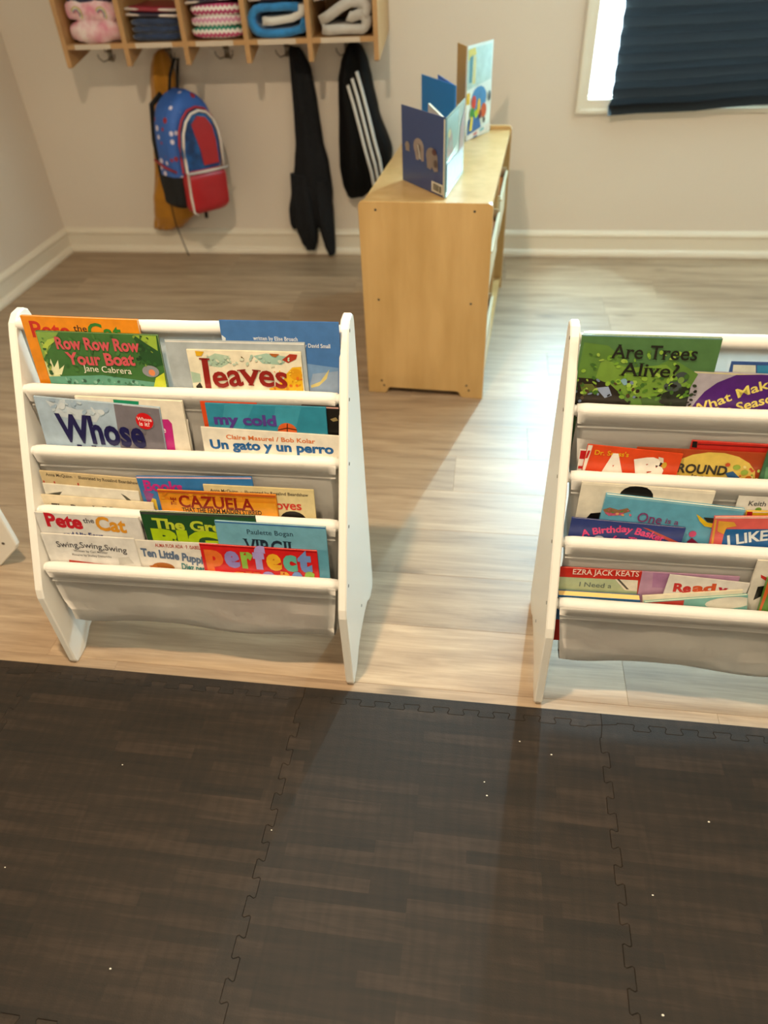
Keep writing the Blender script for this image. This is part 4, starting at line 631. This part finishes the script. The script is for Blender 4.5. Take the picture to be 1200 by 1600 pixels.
def fold_path(bm, pts, th, d, seed):
    """thick cloth strip following a folded x-z path, extruded along y"""
    n = len(pts); P = [Vector(p) for p in pts]; L_, R_ = [], []
    for i in range(n):
        a = (P[min(i+1, n-1)]-P[max(i-1, 0)]).normalized(); nn = Vector((-a.y, a.x)); L_.append(P[i]+nn*th/2); R_.append(P[i]-nn*th/2)
    lo = L_+R_[::-1]; rows = []
    for j in range(8):
        yy = -d/2+d*j/7; row = []
        for (i, q) in enumerate(lo):
            w_ = noise.noise(Vector((q.x*40+seed, yy*25, q.y*40)))*.004; row.append(bm.verts.new((q.x+w_, yy+(noise.noise(Vector((q.x*30, q.y*30, seed)))*.006 if j == 0 else 0), q.y+w_)))
        rows.append(row)
    m_ = len(lo)
    for A, Bb in zip(rows, rows[1:]):
        for i in range(m_): bm.faces.new((A[i], A[(i+1) % m_], Bb[(i+1) % m_], Bb[i]))
    for r__ in (rows[0], rows[-1]):
        for i in range(n-1): bm.faces.new((r__[i], r__[i+1], r__[m_-2-i], r__[m_-1-i]))
    bmesh.ops.recalc_face_normals(bm, faces=bm.faces); return bm
arc = lambda cx, cy, r, a0, a1, n=7: [(cx+r*math.cos(math.radians(a0+(a1-a0)*i/n)), cy+r*math.sin(math.radians(a0+(a1-a0)*i/n))) for i in range(n+1)]
obj('blanket_fold', fold_path(bm, [(.078, .088), (.03, .090), (-.03, .089)]+arc(-.058, .051, .038, 90, 270)+[(-.02, .012), (.04, .014), (.075, .022)]+arc(.082, .034, .012, -80, 80), .024, .25, 3), M_BLUEF, t, True)
bm = bmesh.new(); obj('inner_fold', fold_path(bm, [(-.055, .050), (-.02, .048), (.05, .054), (.088, .07), (.095, .094)], .024, .24, 8), M_WF, t, True)
rest_mat(3, SF+.106, 'folded red and navy rest mat with white piping on the blue fleece', math.radians(-1.5))
t = cloth_thing('folded_blanket', 'crumpled greyish white fleece blanket, rightmost cubby', 'blanket', 4)
M_GF = mat('grey_white_fleece', '#c3bcb4', .92, noise_amt=.15, nscale=25, bump=.6, bscale=130, sheen=.3)
bm = bmesh.new(); obj('blanket_fold', fold_path(bm, [(-.075, .02), (-.05, .017), (.0, .02), (.06, .018)]+arc(.062, .040, .022, -80, 95)+[(.03, .052), (.02, .058)], .030, .25, 5), M_GF, t, True)
bm = bmesh.new(); obj('blanket_fold', fold_path(bm, [(-.08, .045), (-.05, .058), (-.01, .082), (.03, .098), (.06, .095)]+arc(.066, .075, .018, 80, -60), .032, .25, 12), M_GF, t, True)
rest_mat(4, SF+.112, 'folded dark red rest mat tilted on the greyish white fleece', math.radians(-9))

# ------------------------------------------------------------ garments hanging from the hooks
def garment(rows, yb, folds, seed, N=40, depth_front=1.0):
    """rows: (z, x_left, x_right, depth); closed lofted cloth body with vertical folds, back at yb"""
    bm = bmesh.new(); rings = []; out = []
    zs = [r[0] for r in rows]; M = 46
    for j in range(M):
        z = zs[0]+(zs[-1]-zs[0])*j/(M-1); i = 0
        while i < len(rows)-2 and z < rows[i+1][0]: i += 1
        a, b_ = rows[i], rows[i+1]; f = (z-a[0])/(b_[0]-a[0]); f = max(0, min(1, f)); f = f*f*(3-2*f)*.5+f*.5
        xl, xr, dp = (a[k]+(b_[k]-a[k])*f for k in (1, 2, 3)); ring = []
        for q in range(N):
            an = q*math.tau/N; cx = (xl+xr)/2; x = cx+(xr-xl)/2*math.copysign(abs(math.cos(an))**.8, math.cos(an)); s_ = math.sin(an)
            fr = max(0, s_)**.7; fo = .5+.5*math.sin(folds*(x-cx)/max(.02, (xr-xl))*6.28+seed+z*3)
            y = yb-(dp*fr*(.72+.28*fo)+noise.noise(Vector((x*18, z*9, seed)))*.010*fr) if s_ > 0 else yb+.006*s_
            ring.append(bm.verts.new((x, y, z+(noise.noise(Vector((x*25, seed, 2)))*.008 if j in (0, M-1) else 0))))
        rings.append(ring)
    for A, Bb in zip(rings, rings[1:]):
        for q in range(N): bm.faces.new((A[q], A[(q+1) % N], Bb[(q+1) % N], Bb[q]))
    bm.faces.new(rings[0]); bm.faces.new(rings[-1]); bmesh.ops.recalc_face_normals(bm, faces=bm.faces); return bm
def gloc(bm, x, y, z): bmesh.ops.translate(bm, verts=bm.verts, vec=(-x, -y, -z)); return bm
HY = YW-.03
M_MUST = mat('mustard_fleece', '#b57a12', .85, noise_amt=.15, nscale=20, sheen=.3, bump=.3, bscale=200)
t = thing('mustard_jacket', 'mustard yellow jacket hanging behind the blue and red backpack', 'jacket', (-1.36, HY, .80))
obj('jacket_body', gloc(garment([(.815, -1.350, -1.328, .02), (.80, -1.372, -1.312, .04), (.76, -1.392, -1.300, .055), (.70, -1.408, -1.295, .06), (.55, -1.440, -1.295, .06), (.42, -1.465, -1.31, .065), (.20, -1.520, -1.36, .06), (.125, -1.545, -1.40, .05)], HY, 2.0, 1.3), -1.36, HY, .80), M_MUST, t, True)
obj('sleeve', gloc(garment([(.36, -1.46, -1.33, .05), (.26, -1.50, -1.31, .07), (.19, -1.515, -1.325, .065), (.155, -1.51, -1.365, .05), (.125, -1.525, -1.44, .03)], HY-.02, 1.2, 4.3), -1.36, HY, .80), M_MUST, t, True)
M_CHAR = mat('charcoal_knit', '#202124', .95, spec=.2, noise_amt=.2, nscale=60, bump=.3, bscale=250)
t = thing('charcoal_hoodie', 'long charcoal grey hoodie with two drooping sleeves, middle of the hooks', 'hoodie', (-.80, HY, .80))
obj('hoodie_body', gloc(garment([(.812, -.812, -.775, .02), (.79, -.818, -.758, .04), (.74, -.818, -.735, .055), (.62, -.822, -.722, .06), (.48, -.828, -.712, .06), (.40, -.842, -.695, .065), (.28, -.872, -.688, .06), (.20, -.893, -.698, .055), (.145, -.895, -.722, .045), (.125, -.888, -.76, .035)], HY, 1.6, .4), -.80, HY, .80), M_CHAR, t, True)
obj('sleeve', gloc(garment([(.33, -.765, -.700, .05), (.22, -.762, -.690, .055), (.12, -.756, -.692, .05), (.05, -.742, -.694, .045), (.01, -.728, -.698, .03)], HY-.012, .6, 2.0), -.80, HY, .80), M_CHAR, t, True)
obj('sleeve', gloc(garment([(.36, -.862, -.775, .05), (.24, -.868, -.768, .06), (.13, -.862, -.766, .055), (.07, -.845, -.772, .045), (.035, -.826, -.785, .03)], HY-.02, .8, 5.0), -.80, HY, .80), M_CHAR, t, True)
M_BLK = mat('black_tricot', '#050608', .7, spec=.2, bump=.15, bscale=200)
t = thing('striped_jacket', 'black track jacket with three white sleeve stripes beside the birch cabinet', 'jacket', (-.57, HY, .80))
JR = [(.822, -.575, -.545, .03), (.805, -.590, -.522, .05), (.76, -.612, -.505, .07), (.70, -.628, -.492, .08), (.60, -.634, -.472, .085), (.45, -.645, -.420, .085), (.38, -.648, -.425, .08), (.31, -.640, -.475, .07), (.262, -.622, -.545, .05)]
obj('jacket_body', gloc(garment(JR, HY, 1.5, 2.2), -.57, HY, .80), M_BLK, t, True)
def ribbon(pts, w, y_of, m, parent, org, name):
    bm = bmesh.new(); prev = None
    for i, (x, z) in enumerate(pts):
        x0, z0 = pts[max(0, i-1)]; x1, z1 = pts[min(len(pts)-1, i+1)]; d = Vector((x1-x0, z1-z0)).normalized(); n = Vector((-d.y, d.x))*w/2
        a = bm.verts.new((x+n.x-org[0], y_of(x, z)-org[1], z+n.y-org[2])); b_ = bm.verts.new((x-n.x-org[0], y_of(x, z)-org[1], z-n.y-org[2]))
        a2 = bm.verts.new((x+n.x-org[0], y_of(x, z)+.02-org[1], z+n.y-org[2])); b2 = bm.verts.new((x-n.x-org[0], y_of(x, z)+.02-org[1], z-n.y-org[2]))
        if prev:
            for q in range(4): bm.faces.new((prev[q], prev[(q+1) % 4], (a, b_, b2, a2)[(q+1) % 4], (a, b_, b2, a2)[q]))
        prev = (a, b_, b2, a2)
    return obj(name, bm, m, parent, True)
def jy(x, z):
    i = 0
    while i < len(JR)-2 and z < JR[i+1][0]: i += 1
    a, b_ = JR[i], JR[i+1]; f = max(0, min(1, (z-a[0])/(b_[0]-a[0]))); xl, xr, dp = (a[k]+(b_[k]-a[k])*f for k in (1, 2, 3))
    c = max(-1, min(1, (x-(xl+xr)/2)/((xr-xl)/2))); s = math.sqrt(max(0, 1-abs(c)**2.5)); return HY-dp*s**.7*.98-.008
M_STR = mat('white_sleeve_stripe', '#d8d8d4', .6)
for k, o_ in enumerate((-.020, 0, .020)):
    L0 = [(-.560, .712-.012*k*0), (-.542, .650), (-.523, .57), (-.503, .48), (-.484, .40), (-.478, .34)]
    ribbon([(x+o_*.9, z+o_*1.1) for x, z in L0], .010, jy, M_STR, t, (-.57, HY, .80), 'sleeve_stripe')

# ------------------------------------------------------------ backpack
bp = thing('child_backpack', 'blue spotted child backpack with red front pockets hanging from a hook', 'backpack', (-1.245, 3.0, .285), math.radians(62)); bp.rotation_euler = (0, math.radians(4), math.radians(58)); bp.scale = (.94, .94, .96)
BWD, BDP, BHT = .25, .15, .44
def bw(z):
    f = z/BHT; return (BWD/2)*(1 if f < .55 else math.sqrt(max(.0, 1-((f-.55)/.45)**2.4)))
def bag_shell(z0, z1, w_, y0, y1, e=4, M=22, N=36, mul=1.0, top=None):
    bm = bmesh.new(); rings = []
    for j in range(M+1):
        f = j/M; z = z0+(z1-z0)*f; W_ = w_(z); edge = min(1, .55+.45*(min(f, 1-f)*7)**.6); D_ = (y1-y0)/2*edge; ring = []
        for q in range(N):
            a = q*math.tau/N; ca, sa = math.cos(a), math.sin(a); x = max(.004, W_)*edge**.5*math.copysign(abs(ca)**(2/e), ca); y = (y0+y1)/2+D_*math.copysign(abs(sa)**(2/e), sa)
            nz = noise.noise(Vector((x*14, y*14, z*14)))*.004; ring.append(bm.verts.new((x+nz, y+nz, z)))
        rings.append(ring)
    for A, Bb in zip(rings, rings[1:]):
        for q in range(N): bm.faces.new((A[q], A[(q+1) % N], Bb[(q+1) % N], Bb[q]))
    bm.faces.new(rings[0][::-1]); bm.faces.new(rings[-1]); bmesh.ops.recalc_face_normals(bm, faces=bm.faces); return bm
M_SPOT = spot_mat(); M_RED = mat('red_bag_fabric', '#b01a20', .4, coat=.2, noise_amt=.12, nscale=12); M_BLUEB = mat('blue_bag_fabric', '#2a6cae', .45, noise_amt=.6, nscale=14, col2='#16305c'); M_MESH = mat('black_mesh_fabric', '#0b0b0d', .8); M_PIPE = mat('white_bag_piping', '#dccfc4', .4); M_RPIPE = mat('red_bag_piping', '#a5232c', .5)
obj('main_body', bag_shell(.02, BHT, bw, -BDP/2, BDP/2), M_SPOT, bp, True)
obj('base_panel', bag_shell(0, .15, lambda z: BWD/2*1.015, -BDP/2-.003, BDP/2+.003), M_MESH, bp, True)
ya, yb_ = -BDP/2-.045, -BDP/2+.01
def pw_(z): f = (z-.14)/(.235); return .098*(1 if f < .45 else math.sqrt(max(0, 1-((f-.45)/.55)**2.2)))
obj('upper_pocket', bag_shell(.14, .375, pw_, ya+.012, yb_), M_BLUEB, bp, True)
# red flash sewn on the pocket
def pocket_pt(x, z, o): return (x, ya+.011-o, z)
bm = bmesh.new(); pts = [(-.005, .17), (-.012, .22), (-.035, .29), (-.045, .325), (-.01, .352), (.03, .345), (.06, .31), (.072, .25), (.075, .17)]
vs = [bm.verts.new(pocket_pt(x, z, .002)) for x, z in pts]; vb = [bm.verts.new(pocket_pt(x, z, -.006)) for x, z in pts]; bm.faces.new(vs[::-1]); bm.faces.new(vb)
for i in range(len(pts)): bm.faces.new((vs[i], vs[(i+1) % len(pts)], vb[(i+1) % len(pts)], vb[i]))
bmesh.ops.recalc_face_normals(bm, faces=bm.faces); obj('red_panel', bm, M_RED, bp, label='plain red panel sewn on the blue pocket')
bm = bmesh.new(); arcp = [(-.098, ya+.012, .15), (-.099, ya+.012, .20), (-.098, ya+.012, .25), (-.090, ya+.012, .295), (-.070, ya+.012, .335), (-.040, ya+.012, .362), (0, ya+.012, .371), (.040, ya+.012, .362), (.070, ya+.012, .335), (.090, ya+.012, .295), (.098, ya+.012, .25), (.098, ya+.012, .15)]
tube(bm, arcp, .0055, 8); obj('piping', bm, M_PIPE, bp, True, 'white piping round the pocket')
bm = bmesh.new(); tube(bm, [(x*1.08, y+.016, .15+(z-.15)*1.05) for x, y, z in arcp], .005, 8); obj('piping', bm, M_RPIPE, bp, True, 'dark red piping round the pocket')
obj('lower_pocket', bag_shell(-.012, .155, lambda z: .104, ya-.006, yb_, e=5), M_RED, bp, True)
bm = bmesh.new(); tube(bm, [(-.108, ya-.002, .15), (0, ya-.012, .152), (.108, ya-.002, .15)], .0055, 8); tube(bm, [(-.106, ya-.002, .15), (-.108, ya-.004, .06), (-.103, ya-.004, 0), (-.085, ya-.006, -.012)], .005, 8); obj('piping', bm, M_PIPE, bp, True)
bm = bmesh.new(); tube(bm, [(-BWD/2-.002, -.07, .155), (-BWD/2-.006, 0, .165), (-BWD/2-.002, .07, .185)], .005, 8); obj('piping', bm, M_RPIPE, bp, True)
bm = bmesh.new(); tube(bm, [(-.02, .04, .425), (.01, .06, .48), (.06, .085, .53), (.085, .09, .532), (.06, .075, .485), (.025, .045, .43)], .0065, 8); obj('handle_loop', bm, M_MESH, bp, True)
bm = bmesh.new()
for s in (-1, 1): tube(bm, [(s*.05, .06, .42), (s*.075, .10, .38), (s*.085, .11, .25), (s*.09, .09, .10), (s*.10, .06, .03)], .011, 8)
obj('shoulder_strap', bm, M_MESH, bp, True)
bm = bmesh.new(); tube(bm, [(.09, .05, .02), (.088, .05, -.04), (.084, .045, -.085)], .008, 6); obj('strap_tail', bm, M_MESH, bp, True)
bm = bmesh.new(); tube(bm, [(-.12, .02, .06), (-.123, .0, -.06), (-.11, -.02, -.15), (-.10, -.03, -.20)], .0022, 6); obj('strap_tail', bm, M_MESH, bp, True)
